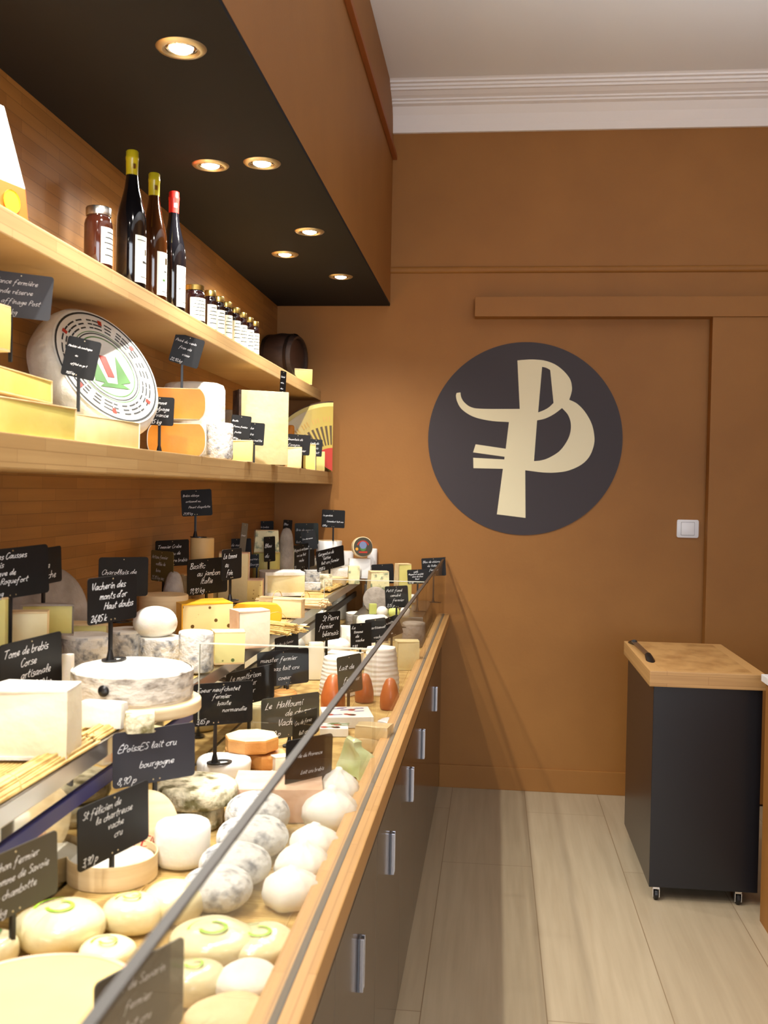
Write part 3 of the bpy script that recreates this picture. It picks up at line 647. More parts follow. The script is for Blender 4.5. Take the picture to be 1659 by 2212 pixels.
# ================================================================ upper wall shelf
def ppx(px, X): return onax(0, X, px, 700).y
def arcpatch(bm, r, z0, z1, a0, a1, n=14, mi=0): return lathe(bm, [(r, z0), (r, z1)], n, mi, a0, a1)
def jar(label, px, X, r, h, lid, gl='jam', lab='label_cream', la=(-1.65, .55), group=None, z=Z_TOP, parts=True):
    y = ppx(px, X); t = thing('jam_jar', label, 'jar', (X, y, z), 0, group)
    O('glass', lathe(nb(), [(0, 0), (r*.92, 0), (r, r*.12), (r, h*.74), (r*.93, h*.81), (r*.84, h*.84), (r*.84, h*.88), (0, h*.88)], 28), gl, t, smooth=40)
    O('lid', lathe(nb(), [(r*.86, h*.87), (r*.9, h*.875), (r*.9, h*.985), (r*.85, h), (0, h)], 28), lid, t, smooth=40)
    l = O('label', arcpatch(nb(), r*1.008, h*.14, h*.68, *la), lab, t, smooth='all')
    bm = nb(); rs = random.Random(px)
    for k, (zz, wd) in enumerate([(.6, .5), (.52, .7), (.44, .8), (.36, .6), (.26, .75)]):
        am = (la[0]+la[1])/2-.1; aw = (la[1]-la[0])/2*wd*.8; arcpatch(bm, r*1.014, h*(zz), h*(zz+.018), am-aw, am+aw, 8)
    O('print', bm, 'ink', l)
    return t
jar('large honey-brown jar with a silver lid left of the wine bottles', 210, -.95, .033, .158, 'silver', mat('brown_jar', (58, 26, 16), rough=.08, coat=.6), 'printed', (-1.0, .9))
jar('squat dark jar with a gold lid and white label, largest of the row', 419, -.95, .034, .13, 'gold', group=None)
for k, px in enumerate([453, 471, 488, 506, 521, 536, 548]):
    jar('small gold-lidded jar, %s' % ['just behind the squat white-labelled jar', 'third in the jar row from the bottles', 'fourth in the jar row from the bottles', 'fifth in the jar row from the bottles', 'third from the barrel end of the jar row', 'second from the barrel end of the jar row', 'last of the jar row, next to the barrel'][k], px, -.95, .0225, .148, 'gold', group='small jars in a row on the upper shelf')
def bottle(label, px, X, r, h, gl, cap, marks):
    y = ppx(px, X); t = thing('wine_bottle', label, 'bottle', (X, y, Z_TOP), 0, 'wine bottles on the upper shelf')
    O('glass', lathe(nb(), [(0, 0), (r*.9, 0), (r, .006), (r, h*.46), (r*.97, h*.52), (r*.86, h*.58), (r*.66, h*.66), (r*.5, h*.73), (r*.41, h*.8), (r*.38, h*.88), (r*.38, h*.93)], 36), gl, t, smooth=50)
    c = O('capsule', lathe(nb(), [(r*.40, h*.82), (r*.42, h*.93), (r*.44, h*.935), (r*.44, h*.955), (r*.42, h*.96), (r*.42, h*.992), (r*.36, h), (0, h)], 28), cap, t, smooth=40)
    O('seal', lathe(nb(), [(r*.425, h*.865), (r*.43, h*.9)], 8, 0, -1.2, -.6), M['gold'] if cap != 'red_foil' else M['printed'], c, smooth='all')
    l = O('label', arcpatch(nb(), r*1.006, h*.06, h*.39, -.95, .9, 18), 'printed', t, smooth='all')
    for z0, z1, a0, a1, m in marks: O('print', arcpatch(nb(), r*1.012, h*z0, h*z1, a0, a1, 5), m, l)
bottle('tallest-looking black wine bottle with a yellow capsule, left of the three', 281, -.95, .0385, .365, 'bottle_dark', 'yellow_foil', [(.355, .36, -.8, 0, 'ink'), (.2, .215, -.35, .2, 'ink'), (.26, .3, -.1, .1, 'gold'), (.1, .104, -.5, .2, 'ink')])
bottle('amber wine bottle with a yellow capsule, middle of the three', 329, -.95, .0375, .36, 'bottle_amber', 'yellow_foil', [(.3, .35, -.2, .1, 'gold'), (.24, .25, -.3, 0, 'ink'), (.17, .185, -.45, -.2, 'green'), (.09, .094, -.5, .2, 'ink')])
bottle('dark wine bottle with a red capsule, right of the three', 372, -.95, .0365, .36, 'bottle_dark', 'red_foil', [(.27, .33, -.3, -.2, 'red'), (.2, .21, -.75, -.6, 'ink'), (.1, .104, -.5, .2, 'ink')])
# packet cut by the left edge
t = thing('snack_packet', 'white and orange packet with a yellow spot at the left edge of the upper shelf', 'packet', (-.965, 1.86, Z_TOP), math.radians(75))
def tapbox(bm, z0, z1, w0, w1, d0, d1):
    A = [(-w0, -d0, z0), (w0, -d0, z0), (w0, d0, z0), (-w0, d0, z0), (-w1, -d1, z1), (w1, -d1, z1), (w1, d1, z1), (-w1, d1, z1)]
    v = [bm.verts.new(p) for p in A]
    for q in [(0, 3, 2, 1), (4, 5, 6, 7), (0, 1, 5, 4), (1, 2, 6, 5), (2, 3, 7, 6), (3, 0, 4, 7)]: bm.faces.new([v[i] for i in q])
    return bm
O('lower_half', tapbox(nb(), 0, .07, .058, .050, .04, .037), mat('orange_print', (196, 96, 34), rough=.4), t)
O('upper_half', tapbox(nb(), .07, .22, .050, .018, .037, .012), 'printed', t)
c = lathe(nb(), [(0, 0), (.022, 0), (.022, .001)], 24); mb(c, Matrix.Translation((.01, -.0405, .035)) @ Matrix.Rotation(PI/2, 4, 'X')); mb(c, Matrix.Identity(4))
O('spot', c, mat('yellow_print', (240, 200, 40), rough=.4), t)
# small oak barrel
t = thing('small_barrel', 'small dark oak barrel on the upper shelf against the back wall', 'barrel', (-1.03, 4.86, Z_TOP+.125), math.radians(-14))
bm = lathe(nb(), [(.105, -.085), (.118, -.045), (.123, 0), (.118, .045), (.105, .085), (.094, .085), (.094, .072), (0, .072)], 40); lathe(bm, [(0, -.085), (.105, -.085)], 40); mb(bm, Matrix.Rotation(PI/2, 4, 'Y')); O('staves', bm, 'barrel', t, smooth=40)
bm = lathe(nb(), [(0, .0725), (.0935, .0725)], 40); mb(bm, Matrix.Rotation(PI/2, 4, 'Y')); O('head', bm, 'hole', t)
for xx in (-.06, .06):
    bm = lathe(nb(), [(.1165, -.008), (.1185, -.008), (.1185, .008), (.1165, .008)], 40); mb(bm, Matrix.Translation((xx, 0, 0)) @ Matrix.Rotation(PI/2, 4, 'Y')); O('hoop', bm, mat('dark_hoop', (50, 40, 36), rough=.4, metal=.8), t, smooth=40)
cutcheese('pale cream cheese wedge at the far end of the upper shelf', (628, 796, 674, 846), Z_TOP, 'side', 'p_comte', 'r_tan', .8, 28, X=-.93)

# ================================================================ lower wall shelf
G = Z_MID; XF = -.86
cutcheese('tall thin yellow cheese slice standing on the stacked wedge, cut by the left edge', (-60, 663, 18, 757), 1.749, 'back', 'p_comte', 'r_tan', .5, 84, X=-.93)
cutcheese('upper of two stacked pale yellow wedges at the left edge of the shelf', (-120, 826, 137, 868), 1.6705, 'rslab', 'p_comte', 'r_tan', .4, 94, X=-.93, rt=.003)
cutcheese('lower and wider of two stacked pale yellow wedges at the left edge of the shelf', (-160, 886, 161, 958), G, 'rslab', 'p_comte', 'r_tan', .38, 84, X=XF-.01, rt=.003)
cutcheese('cling-wrapped cream cheese slab with a faint ash line, beside the stacked yellow wedges', (163, 916, 297, 968), G, 'rslab', mat('paste_ash_line', (240, 226, 178), (228, 208, 150), 9, rough=.3, coat=.4), 'cling', .22, 84, X=XF-.01, rt=.002)
# big printed wheel leaning on the wall
t = thing('labelled_round_cheese', 'big white cheese wheel with a printed paper label leaning on the wall', 'cheese', (-.945, 2.40, G), 0)
R_, H_ = .176, .092
bm = lathe(nb(), [(0, 0), (R_-.03, 0), (R_-.006, .012), (R_, .035), (R_, H_-.03), (R_-.006, H_-.01), (R_-.02, H_), (0, H_)], 56)
MT = Matrix.Translation((0, 0, R_*math.cos(math.radians(28))+H_*math.sin(math.radians(28))+.002)) @ Matrix.Rotation(math.radians(66), 4, 'Z') @ Matrix.Rotation(math.radians(62), 4, 'X') @ Matrix.Translation((0, 0, -H_))
mb(wob(bm, .002, 12), MT); O('rind', bm, 'r_white', t, smooth=45)
def disc(name, par, r0, r1, dz, m, a0=0, a1=2*PI, n=56):
    b_ = nb()
    if r0 < 1e-5: lathe(b_, [(0, H_+dz), (r1, H_+dz)], n, 0, a0, a1)
    else: lathe(b_, [(r0, H_+dz), (r1, H_+dz)], n, 0, a0, a1)
    mb(b_, MT); return O(name, b_, m, par)
lab = disc('paper_label', t, 0, R_-.018, .002, 'printed')
disc('ring_print', lab, R_-.028, R_-.023, .003, 'ink'); disc('ring_print', lab, .092, .095, .003, 'ink'); disc('ring_print', lab, .082, .085, .003, 'green')
disc('ring_print', lab, .098, .100, .003, 'green')
bm = nb()
for q in range(26):
    a = 2*PI*q/26+.1
    for rr in (.108, .119, .130): lathe(bm, [(rr, H_+.003), (rr+.004, H_+.003)], 3, 0, a, a+.12+.05*(q % 3))
mb(bm, MT); O('small_print', bm, 'ink', lab)
for a in (.5, 1.3, 2.4, 3.6, 4.4, 5.5): O('orange_print', mb(lathe(nb(), [(.124, H_+.0034), (.138, H_+.0034)], 4, 0, a, a+.09), MT), 'red', lab)
bm = nb()
prism(bm, [(-.06, -.045), (-.02, -.05), (-.035, .03)], H_+.003, H_+.0036); prism(bm, [(.012, -.05), (.06, -.04), (.04, .035)], H_+.003, H_+.0036); prism(bm, [(-.05, -.06), (.05, -.06), (.03, -.048), (-.03, -.048)], H_+.0031, H_+.0037)
mb(bm, MT); O('picture_green', bm, 'green', lab)
bm = nb(); prism(bm, [(-.012, -.03), (.010, -.03), (.006, .028), (-.016, .03)], H_+.003, H_+.0038); mb(bm, MT); O('picture_red', bm, 'red', lab)

halfwheel('upper half round of cheese with a bright orange cut face, stacked on another', (330, 838, 455, 914), 1.69, -.885, 14)
halfwheel('lower half round of cheese with a bright orange cut face under the other one', (328, 914, 455, 992), G, -.878, 14)
wheel('tall white cheese wheel standing behind the two orange half wheels', (352, 822, 484, 1000), G, 'r_white', 'r_white', .02, X=-.965, name='round_cheese')
wheel('pale grey drum cheese right of the orange half wheels', (446, 912, 503, 1002), G, 'r_grey', 'r_ash', .006, X=XF)
wheel('small dark drum cheese in shadow behind the tall cream block', (478, 885, 520, 1000), G, 'r_grey', 'r_grey', .008, X=-1.0)
cutcheese('very tall cream cheese block with a dark rind on its left side', (510, 843, 621, 1012), G, 'left', 'p_cream', 'r_cave', .34, 30, X=-.85, rt=.012, tops=(0, 0))
cutcheese('small yellow cheese piece beneath the sign in front of the tall cream block', (494, 950, 546, 1004), G, 'slab', 'p_comte', 'r_tan', .6, 12, X=-.845)
cutcheese('small pale cheese slice just right of the tall cream block', (617, 965, 651, 1014), G, 'slab', 'p_cream', 'r_tan', .8, 15, X=-.85)
cutcheese('rounded thin yellow cheese slice right of the two-line sign', (655, 958, 681, 1018), G, 'rslab', 'p_comte', 'r_tan', 1.0, 25, X=-.85)
cutcheese('narrow yellow cheese stick in front of the fan-labelled wedge', (680, 975, 701, 1019), G, 'slab', 'p_comte', 'r_tan', .8, 15, X=-.845)
wheel('small orange cheese drum in the shade behind the two-line sign', (612, 917, 640, 1010), G, 'p_orange', 'p_orange', .01, X=-1.0)
# fan labelled quarter wheel standing upright
t = thing('labelled_cheese_wedge', 'upright quarter wheel with a fan-striped yellow and red label by the back wall', 'cheese', (-.80, 4.98, G+.002), math.radians(16))
R_ = .345; th = .12; n = 14; a0, a1 = PI/2, PI/2+math.radians(60)
def fan(r0, r1, b0, b1, y0, y1, n=14):
    b_ = nb(); pa = [(r0*math.cos(b0+(b1-b0)*i/n), r0*math.sin(b0+(b1-b0)*i/n)) for i in range(n+1)] if r0 > 0 else [(0, 0)]
    pa += [(r1*math.cos(b0+(b1-b0)*i/n), r1*math.sin(b0+(b1-b0)*i/n)) for i in range(n, -1, -1)]
    prism(b_, pa, y0, y1); mb(b_, Matrix.Rotation(PI/2, 4, 'X')); return b_
O('paste', fan(0, R_-.006, a0, a1, -th, -.001), 'p_comte', t)
O('rind', fan(R_-.006, R_, a0, a1, -th, 0), 'r_cave', t, smooth=30)
lab = O('fan_label', fan(.0, R_-.025, a0, a1, -.0005, .001), mat('fan_yellow', (180, 156, 62), rough=.4, coat=.3), t)
O('red_panel', fan(.0, .115, a0, a1, .001, .0018), 'red', lab)
bm = nb()
for k in range(10):
    aa = a0+math.radians(3+k*6); pts = [(rr*math.cos(aa+s*.026), rr*math.sin(aa+s*.026)) for rr, s in ((.13, -1), (.225, -1), (.225, 1), (.13, 1))]
    prism(bm, [(p[0], p[1]) for p in pts], .001, .0018)
mb(bm, Matrix.Rotation(PI/2, 4, 'X')); O('stripes', bm, mat('dark_stripe', (80, 62, 30), rough=.5), lab)
bm = nb()
for k in range(15):
    aa = a0+math.radians(4+k*3.1)
    if k % 4 == 3: continue
    pts = [(rr*math.cos(aa+s*.013), rr*math.sin(aa+s*.013)) for rr, s in ((.245, -1), (.27, -1), (.27, 1), (.245, 1))]; prism(bm, pts, .001, .0018)
mb(bm, Matrix.Rotation(PI/2, 4, 'X')); O('small_print', bm, mat('tan_print', (186, 150, 70), rough=.5), lab)

GS = 'slate price signs on the lower wall shelf'
sign("grey slate sign 'fermière grande réserve' at the left edge of the shelf", ['ndance fermière', 'grande réserve', '>>affinage Post'], '   22,25 kg', (-28, 113, 583, 598, 677, 696), 1.748, Y=2.0, al=12, base=False, group=GS, postx=.36, col=mat('slate_grey', (62, 64, 70), rough=.4))
sign("black slate sign reading 'Morbier de montagne' in front of the printed wheel", ['Morbier de montagne', '>>>au', '>>affiné en goût'], '    19,25 kg', (139, 212, 722, 741, 810, 824), 1.663, Y=2.20, al=12, base=False, group=GS, postx=.42)
sign("black slate sign standing on the upper orange half wheel", ['Poiré du vexin', '>>français', '>>>à vieux'], '22,90 kg', (371, 436, 716, 736, 780, 799), 1.79, Y=2.96, al=14, base=False, group=GS, postx=.35)
sign("black slate sign reading 'La tomme d'alpage France' left of the orange half wheels", ['La tomme', '>>d\'alpage', '>>>France'], '21,85 kg', (313, 376, 855, 860, 918, 920), G, Y=2.66, al=8, group=GS)
sign("black slate sign in front of the foot of the tall cream block", ['Basilic', '>Tomme fraiche', '>>fruitée'], '22,90 kg', (498, 541, 894, 901, 951, 954), G, Y=3.49, al=8, group=GS)
sign("black slate sign half hidden behind another, leaning on the tall cream block", ['Vache', '>noire', '>>Tournette'], '', (527, 571, 911, 915, 960, 963), G, Y=3.56, al=8, base=False, group=GS)
sign("narrow slate sign seen edge-on standing on top of the tall cream block", ['Cantal', 'entre', 'deux'], '', (605, 617, 800, 803, 848, 851), 1.83, Y=4.0, al=64, base=False, group=GS)
sign("black slate sign with two lines above the small slices by the fan-labelled wedge", ["Fémontais de", ">L'aveyron", ">Vache fermier"], '', (615, 670, 936, 941, 981, 984), G, Y=4.45, al=6, group=GS)
sign("black slate sign partly hidden in front of the fan-labelled wedge", ["Lait de", ">brebis", ">au lait"], '', (668, 696, 948, 950, 985, 987), G, Y=4.75, al=10, base=False, group=GS)

# ================================================================ raised back tray of the counter
U = Z_UP
def bundle(label, p0, p1, n, r, spread, m, seed, jit=.02, group=None, tie=True, name='straw_bundle'):
    """stalks lying side by side from p0 to p1"""
    rs = random.Random(seed); p0, p1 = Vector(p0), Vector(p1); d = (p1-p0).normalized(); s = Vector((0, 0, 1)).cross(d).normalized()
    t = thing(name, label, 'straw bundle' if m == 'straw' else 'stick bundle', p0, 0, group); bm = nb()
    for k in range(n):
        u = rs.uniform(-1, 1); v = rs.random()**1.0*math.sqrt(max(.05, 1-u*u)); o = s*u*spread+Vector((0, 0, r+v*spread*.55)); a = rs.uniform(-jit, jit); b = rs.uniform(-jit, jit)
        q0 = o+d*a-Vector((0, 0, 0)); q1 = (p1-p0)+o+d*b+s*rs.uniform(-.008, .008); tube(bm, q0, q1, r*rs.uniform(.7, 1.2), 6)
    O('stalks', bm, m, t, smooth=40)
    if tie:
        for f in (.25, .7):
            bm = nb(); c = (p1-p0)*f+Vector((0, 0, r+spread*.28)); R2 = spread*1.05; pts = [c+s*R2*math.cos(q)+Vector((0, 0, 1))*max(-spread*.28-r*.3, R2*.75*math.sin(q)) for q in [2*PI*i/14 for i in range(15)]]
            for a_, b_ in zip(pts, pts[1:]): tube(bm, a_, b_, r*.35, 5)
            O('tie', bm, 'straw', t)
    return t
cutcheese('big white block of sheep cheese with a pale cut face, nearest on the raised tray', (-22, 1466, 172, 1648), U, 'slab', 'p_white', 'r_white', .62, 6, rt=.005)
blk('white rectangular log cheese lying in front of the big round cheese on its board', (173, 1506, 277, 1580), U, 'fresh', .35, -4, bev=.01, w=.004, name='cheese_log')
blk('crumpled brown leaf-wrapped lump beside the white log at the tray edge', (268, 1530, 338, 1588), U, 'r_herb', .6, 20, bev=.012, w=.008, name='wrapped_cheese')
bundle('tied straw bundle along the near edge of the raised tray', (-.69, 1.30, U-.003), (-.69, 1.66, U-.003), 60, .0022, .022, 'straw', 3)
bundle('tied straw bundle in front of the white log, farther along the tray edge', (-.69, 1.69, U-.003), (-.69, 2.0, U-.003), 50, .0022, .018, 'straw', 5)
bd = wheel('round light wooden board under the big bark-banded cheese', (158, 1440, 432, 1564), U, 'boxwood', 'boxwood', .004, w=0, name='wooden_board', cat='board', hmax=.024, seg=56)
bx, by = bd.location.x, bd.location.y; r_ = bd['size'][0]/2*.94
t = thing('bark_banded_cheese', 'big round white-topped cheese with a grey bark band on a wooden board', 'cheese', (bx-.01, by+.004, U+.024), 0)
hv = .062; bm = nb(); lathe(bm, [(0, 0), (r_-.004, 0), (r_-.004, hv-.006), (r_-.014, hv), (r_*.6, hv+.004), (0, hv+.003)], 56); O('paste', wob(bm, .002, 14), 'r_white', t, smooth=45)
bm = nb(); lathe(bm, [(r_-.0035, .004), (r_, .006), (r_+.001, hv*.5), (r_, hv-.006), (r_-.0035, hv-.004)], 72); O('bark_band', wob(bm, .0022, 30), 'r_bark', t, smooth=50)
bm = nb(); lathe(bm, [(0, 0), (.010, 0), (.011, .004), (.008, .008), (0, .009)], 20); a_ = math.atan2(-by, -bx)-.45
mb(bm, Matrix.Translation((math.cos(a_)*r_, math.sin(a_)*r_, .034)) @ Matrix.Rotation(a_, 4, 'Z') @ Matrix.Rotation(PI/2, 4, 'Y')); O('plug', bm, 'black', t, smooth=50)
zV = U+.024+hv+.004
wheel('flat grey-white cheese wheel behind the bark-banded cheese on the left', (128, 1362, 240, 1462), U, 'r_white', 'r_ash', .008, w=.003)
w2 = wheel('flat mouldy white wheel carrying a sign foot, behind the bark-banded cheese', (222, 1352, 314, 1428), U, 'r_white', 'r_ash', .008, w=.003)
w3 = wheel('short mottled grey cheese drum under the white ball', (300, 1368, 395, 1432), U, 'r_white', 'r_ash', .006, w=.002)
dome('large smooth white ball of cheese beside the orange peppered block', (287, 1306, 383, 1384), top_of(w3)-.004, 'fresh', w=.004, name='cheese_ball', tf=.9)
wheel('mottled ash-grey cheese cylinder in front of the orange peppered block', (386, 1358, 461, 1456), U, 'r_white', 'r_ash', .006, w=.002)
cutcheese('bright cream cheese wedge with printed rind behind the near slate sign', (-24, 1318, 97, 1512), U, 'side', 'p_cream', 'r_tan', .3, 24, rt=.004)
cutcheese('pale yellow upright cheese piece cut by the left picture edge', (-30, 1288, 17, 1540), U, 'back', 'p_comte', 'r_tan', .7, 10)
blk('small white cheese block behind the near white block', (130, 1410, 160, 1500), U, 'fresh', .8, 0)
# upright grey wheel
def upright(label, b, z, Y, yaw, th, m, face=None, lean=10, name='round_cheese', cat='cheese', group=None, dx=0):
    x0, y0, x1, y1 = b; P_ = onax(1, Y, (x0+x1)/2, (y0+y1)/2); zt = onax(1, Y, (x0+x1)/2, y0).z; r = (zt-z)/2
    bm = nb(); lathe(bm, [(0, 0), (r*.9, 0), (r, r*.08), (r, th-r*.08), (r*.9, th), (0, th)], 40); wob(bm, .0015, 18)
    bm2 = bm; o = thing(name, label, cat, (P_.x, Y, z), math.radians(yaw), group)
    MT = Matrix.Rotation(math.radians(-lean), 4, 'X') @ Matrix.Translation((0, th/2, r+.001)) @ Matrix.Rotation(PI/2, 4, 'X')
    mb(bm2, MT); O('body', bm2, m, o, smooth=40)
    return o, r, MT
upright('large dusty grey cheese wheel standing upright behind the yellow wedges', (40, 1224, 192, 1380), U, 2.38, 66, .05, 'r_grey', lean=10)
cutcheese('yellow cheese wedge with grey rind, upper piece in front of the upright grey wheel', (52, 1300, 160, 1374), U+.105, 'half', 'p_comte', 'r_grey', .4, 14)
cutcheese('long low yellow cheese wedge in front of the upright grey wheel', (66, 1340, 232, 1446), U, 'half', 'p_comte', 'r_tan', .3, 14)
wheel('shallow round tan box behind the white ball', (300, 1278, 405, 1372), U, 'r_tan', 'boxwood', .004, w=0, name='round_box', cat='box')
dome('small grey cone of goat cheese behind the olive sign', (352, 1234, 397, 1354), U, 'r_grey', w=.003, sc=20)
wheel('small brown cheese drum left of the tall pale drum', (383, 1238, 413, 1346), U, 'r_orange', 'r_brown', .005)
drum = wheel('tall pale wooden-looking cheese drum with a sign on top', (409, 1160, 460, 1330), U, 'r_tan', mat('drum_side', (214, 178, 118), (200, 162, 100), 6, rough=.6), .004, w=.001)
cutcheese('orange-waxed cheese block with dark peppercorns in its pale cut face', (374, 1292, 501, 1376), U, 'side', 'p_pepper', 'r_yellow', .75, 32, rt=.005)
cutcheese('pale green-spotted cheese slab below the orange-waxed block', (458, 1358, 528, 1436), U, 'back', spotted(mat('paste_herb_spots', (226, 218, 150), rough=.5), (90, 110, 60), 34, .14, .18), 'r_tan', .7, 22)
cutcheese('pink-rinded cheese wedge with a grey-white side in front of the yellow round', (499, 1312, 582, 1402), U, 'side', 'p_white', 'r_pink', .75, 34)
cutcheese('long cream cheese slab with small holes behind the foreground sign post', (452, 1248, 567, 1300), U, 'back', 'p_holes', 'r_pink', .4, 12)
halfwheel('bright yellow-rinded round cheese piece beside the pink wedge', (505, 1298, 617, 1350), U, None, 6, 'r_yellow', 'r_yellow', .5)
cutcheese('pale cream slab leaning against the bundle of sticks', (588, 1291, 657, 1335), U, 'rslab', 'p_cream', 'r_tan', .4, 6)
bundle('bundle of peeled wooden sticks sticking out over the raised tray edge', (-.86, 3.74, U), (-.615, 3.70, U), 46, .0042, .05, 'stick', 8, jit=.014, name='stick_bundle')
bundle('loose straw bundle poking out over the tray edge near the middle', (-.80, 3.14, U), (-.60, 3.02, U), 90, .0022, .055, 'straw', 9, jit=.03)
bundle('straw bundle lying across the tray edge behind the sticks', (-.71, 4.30, U), (-.69, 4.95, U), 40, .003, .02, 'straw', 12, jit=.02)
cutcheese('half wheel of cheese with a greenish cream cut face and thick white rind', (562, 1230, 657, 1288), U, 'slab', 'p_cream', 'r_white', .8, 20, rt=.014)
cutcheese('cream cheese slab half hidden behind the narrow slate sign', (472, 1192, 536, 1302), U, 'back', 'p_cream', 'r_pink', .6, 10)
dr_ = wheel('yellow cheese drum under the blue-veined block at the back', (545, 1190, 604, 1272), U, 'p_comte', 'p_comte', .006)
cutcheese('blue-veined yellow block topmost at the back of the counter', (548, 1144, 603, 1194), top_of(dr_), 'back', 'p_blue', 'r_tan', .7, 15, taper=.1)
cutcheese('marbled blue cheese piece leaning beside the narrow sign', (578, 1182, 634, 1266), U, 'side', 'p_blue', 'r_herb', .7, 20)
dome('grey-brown pointed cheese in shadow beside the blue-veined block', (600, 1140, 634, 1270), U, 'r_grey', w=.003)
blk('grey mouldy cheese cube behind the villageois sign post', (655, 1230, 693, 1266), U, 'r_ash', .8, 20, w=.002)
blk('golden brown mouldy cube beside the sign post', (690, 1240, 718, 1274), U, 'r_herb', .8, 10, w=.003)
blk('small speckled white log lying in front of the grey cube', (655, 1257, 693, 1276), U, 'r_ash', .35, 5, w=.002, name='cheese_log')
br_ = wheel('flat white soft cheese wheel at the back of the raised tray', (640, 1205, 752, 1246), U, 'r_white', 'r_white', .01, w=.003, hmax=.05)
br2 = wheel('wide white soft cheese wheel next to the label box', (690, 1212, 784, 1252), U, 'r_white', 'r_white', .012, w=.003, hmax=.055)
wheel('white soft cheese wheel stacked on another below the round tin', (640, 1185, 735, 1225), top_of(br_), 'r_white', 'r_white', .01, w=.003, hmax=.045)
t = thing('wooden_cheese_box', 'open boat-shaped wooden box of cheese at the corner of the raised tray', 'box', (-.725, 4.62, U), math.radians(8))
O('shell', wob(lathe(nb(), [(0, 0), (.055, 0), (.062, .035), (.060, .035), (.054, .006), (0, .006)], 36), .001, 12), 'boxwood', t, smooth=40)
O('filling', wob(lathe(nb(), [(.053, .008), (.053, .03), (.03, .038), (0, .040)], 30), .002, 18), 'p_cream', t, smooth='all')
tin = wheel('round pale tin standing behind the white wheels, carrying the topmost sign', (682, 1166, 738, 1215), 1.145, 'boxwood', 'paper', .003, w=0, name='round_tin', cat='tin')
wheel('small round pale tin right of the sign-carrying tin', (738, 1189, 763, 1222), 1.115, 'boxwood', 'paper', .003, w=0, name='round_tin', cat='tin')
wheel('white round box base holding up the sign-carrying tin', (686, 1205, 736, 1250), U, 'paper', 'paper', .003, w=0, name='round_box', cat='box', hmax=.084)
wheel('white round box base under the small tin', (736, 1212, 766, 1252), U, 'paper', 'paper', .003, w=0, name='round_box', cat='box', hmax=.054)
blk('small mouldy cream cube at the back corner of the raised tray', (751, 1222, 777, 1262), U, 'p_blue', .8, 12, w=.002)
zz = Z_LOW; 
for k in range(4):
    w_ = wheel(['lowest', 'second lowest', 'third', 'topmost'][k]+' of four stacked white round boxes by the back wall', (783, 1208, 820, 1341), .84+k*.0905, 'r_white', 'paper', .003, w=0, name='round_box', cat='box', hmax=.09)
    if k == 0: bx4 = (w_.location.x, w_.location.y)
    w_.location.x, w_.location.y = bx4; w_.scale = (1, 1, .09/w_['size'][2]); 
# round labelled box on edge
o, r, MT = upright('round cheese box on edge with a dark red and green label by the back wall', (757, 1160, 808, 1213), 1.165, 4.98, 20, .045, 'boxwood', lean=6, name='labelled_round_box', cat='box')
def face(name, r0, r1, dz, m, cx=0, cy=0, a0=0, a1=2*PI):
    b_ = nb(); lathe(b_, [(r0, .0451+dz), (r1, .0451+dz)], 40, 0, a0, a1) if r0 > 0 else lathe(b_, [(0, .0451+dz), (r1, .0451+dz)], 40)
    mb(b_, MT @ Matrix.Translation((cx, cy, 0))); return O(name, b_, m, o)
lb = face('label', 0, r*.93, .0005, mat('dark_label', (62, 56, 40), rough=.5)); face('label_arc', r*.5, r*.62, .001, 'red', 0, 0, .3, PI-.3); face('label_picture', 0, r*.36, .0012, mat('blue_print', (110, 124, 160), rough=.5), 0, r*.16); face('label_green', 0, r*.3, .001, 'green', 0, -r*.12)
face('label_seal', 0, r*.14, .0012, mat('orange_seal', (230, 150, 30), rough=.5), -r*.62, -r*.22)
b_ = nb(); box(b_, -r*.42, r*.42, -r*.6, -r*.44, .0457, .0462); mb(b_, MT); O('label_band', b_, 'red', o)
blk('white cheese box on its side carrying the label box on edge', (752, 1205, 800, 1250), U, 'paper', .6, 12, hmax=.103, name='cheese_box', cat='box')

# ================================================================ lower tray: raised step at the back
L0 = Z_LOW; ST = .95
tag(O('display_step', box(nb(), -.15, .16, -.34, .34, 0, ST-L0, .003), 'steel', loc=(-.46, 4.78, L0-.004)), 'low steel display step at the back end of the lower tray', 'display step')
cutcheese('blue-veined cheese wedge standing by the second glass divider', (792, 1232, 842, 1318), ST, 'side', 'p_blue', 'r_tan', .7, 18, tip=(0, 0), taper=.15)
cutcheese('tall pale cheese wedge between the two far slate signs', (851, 1216, 889, 1314), ST, 'side', 'p_comte', 'r_tan', .8, 26, taper=.1)
upright('flat grey round cheese propped up behind the small balls', (786, 1268, 834, 1332), ST, 4.56, -6, .035, 'r_grey', lean=14)
GB = 'small fresh cheese balls at the far end'
for k, (b, m, l) in enumerate([((813, 1309, 838, 1335), 'fresh', 'small white fresh cheese ball, left end of the front row by the far sign'), ((839, 1311, 863, 1335), 'fresh_green', 'small yellow-green cheese ball between two white balls'), ((864, 1310, 886, 1336), 'fresh', 'small white cheese ball right of the yellow-green one'),
    ((808, 1283, 831, 1306), 'r_pink', 'small onion-shaped cheese above the left white ball'), ((884, 1283, 899, 1303), 'fresh', 'small white cheese ball at the right of the far sign')]):
    dome(l, b, ST, m, w=.0015, name='cheese_ball', group=GB, tf=.8)
blk('tiny yellow-green cheese packet left of the small balls', (796, 1303, 814, 1327), ST, 'fresh_green', .5, 25, name='cheese_packet')
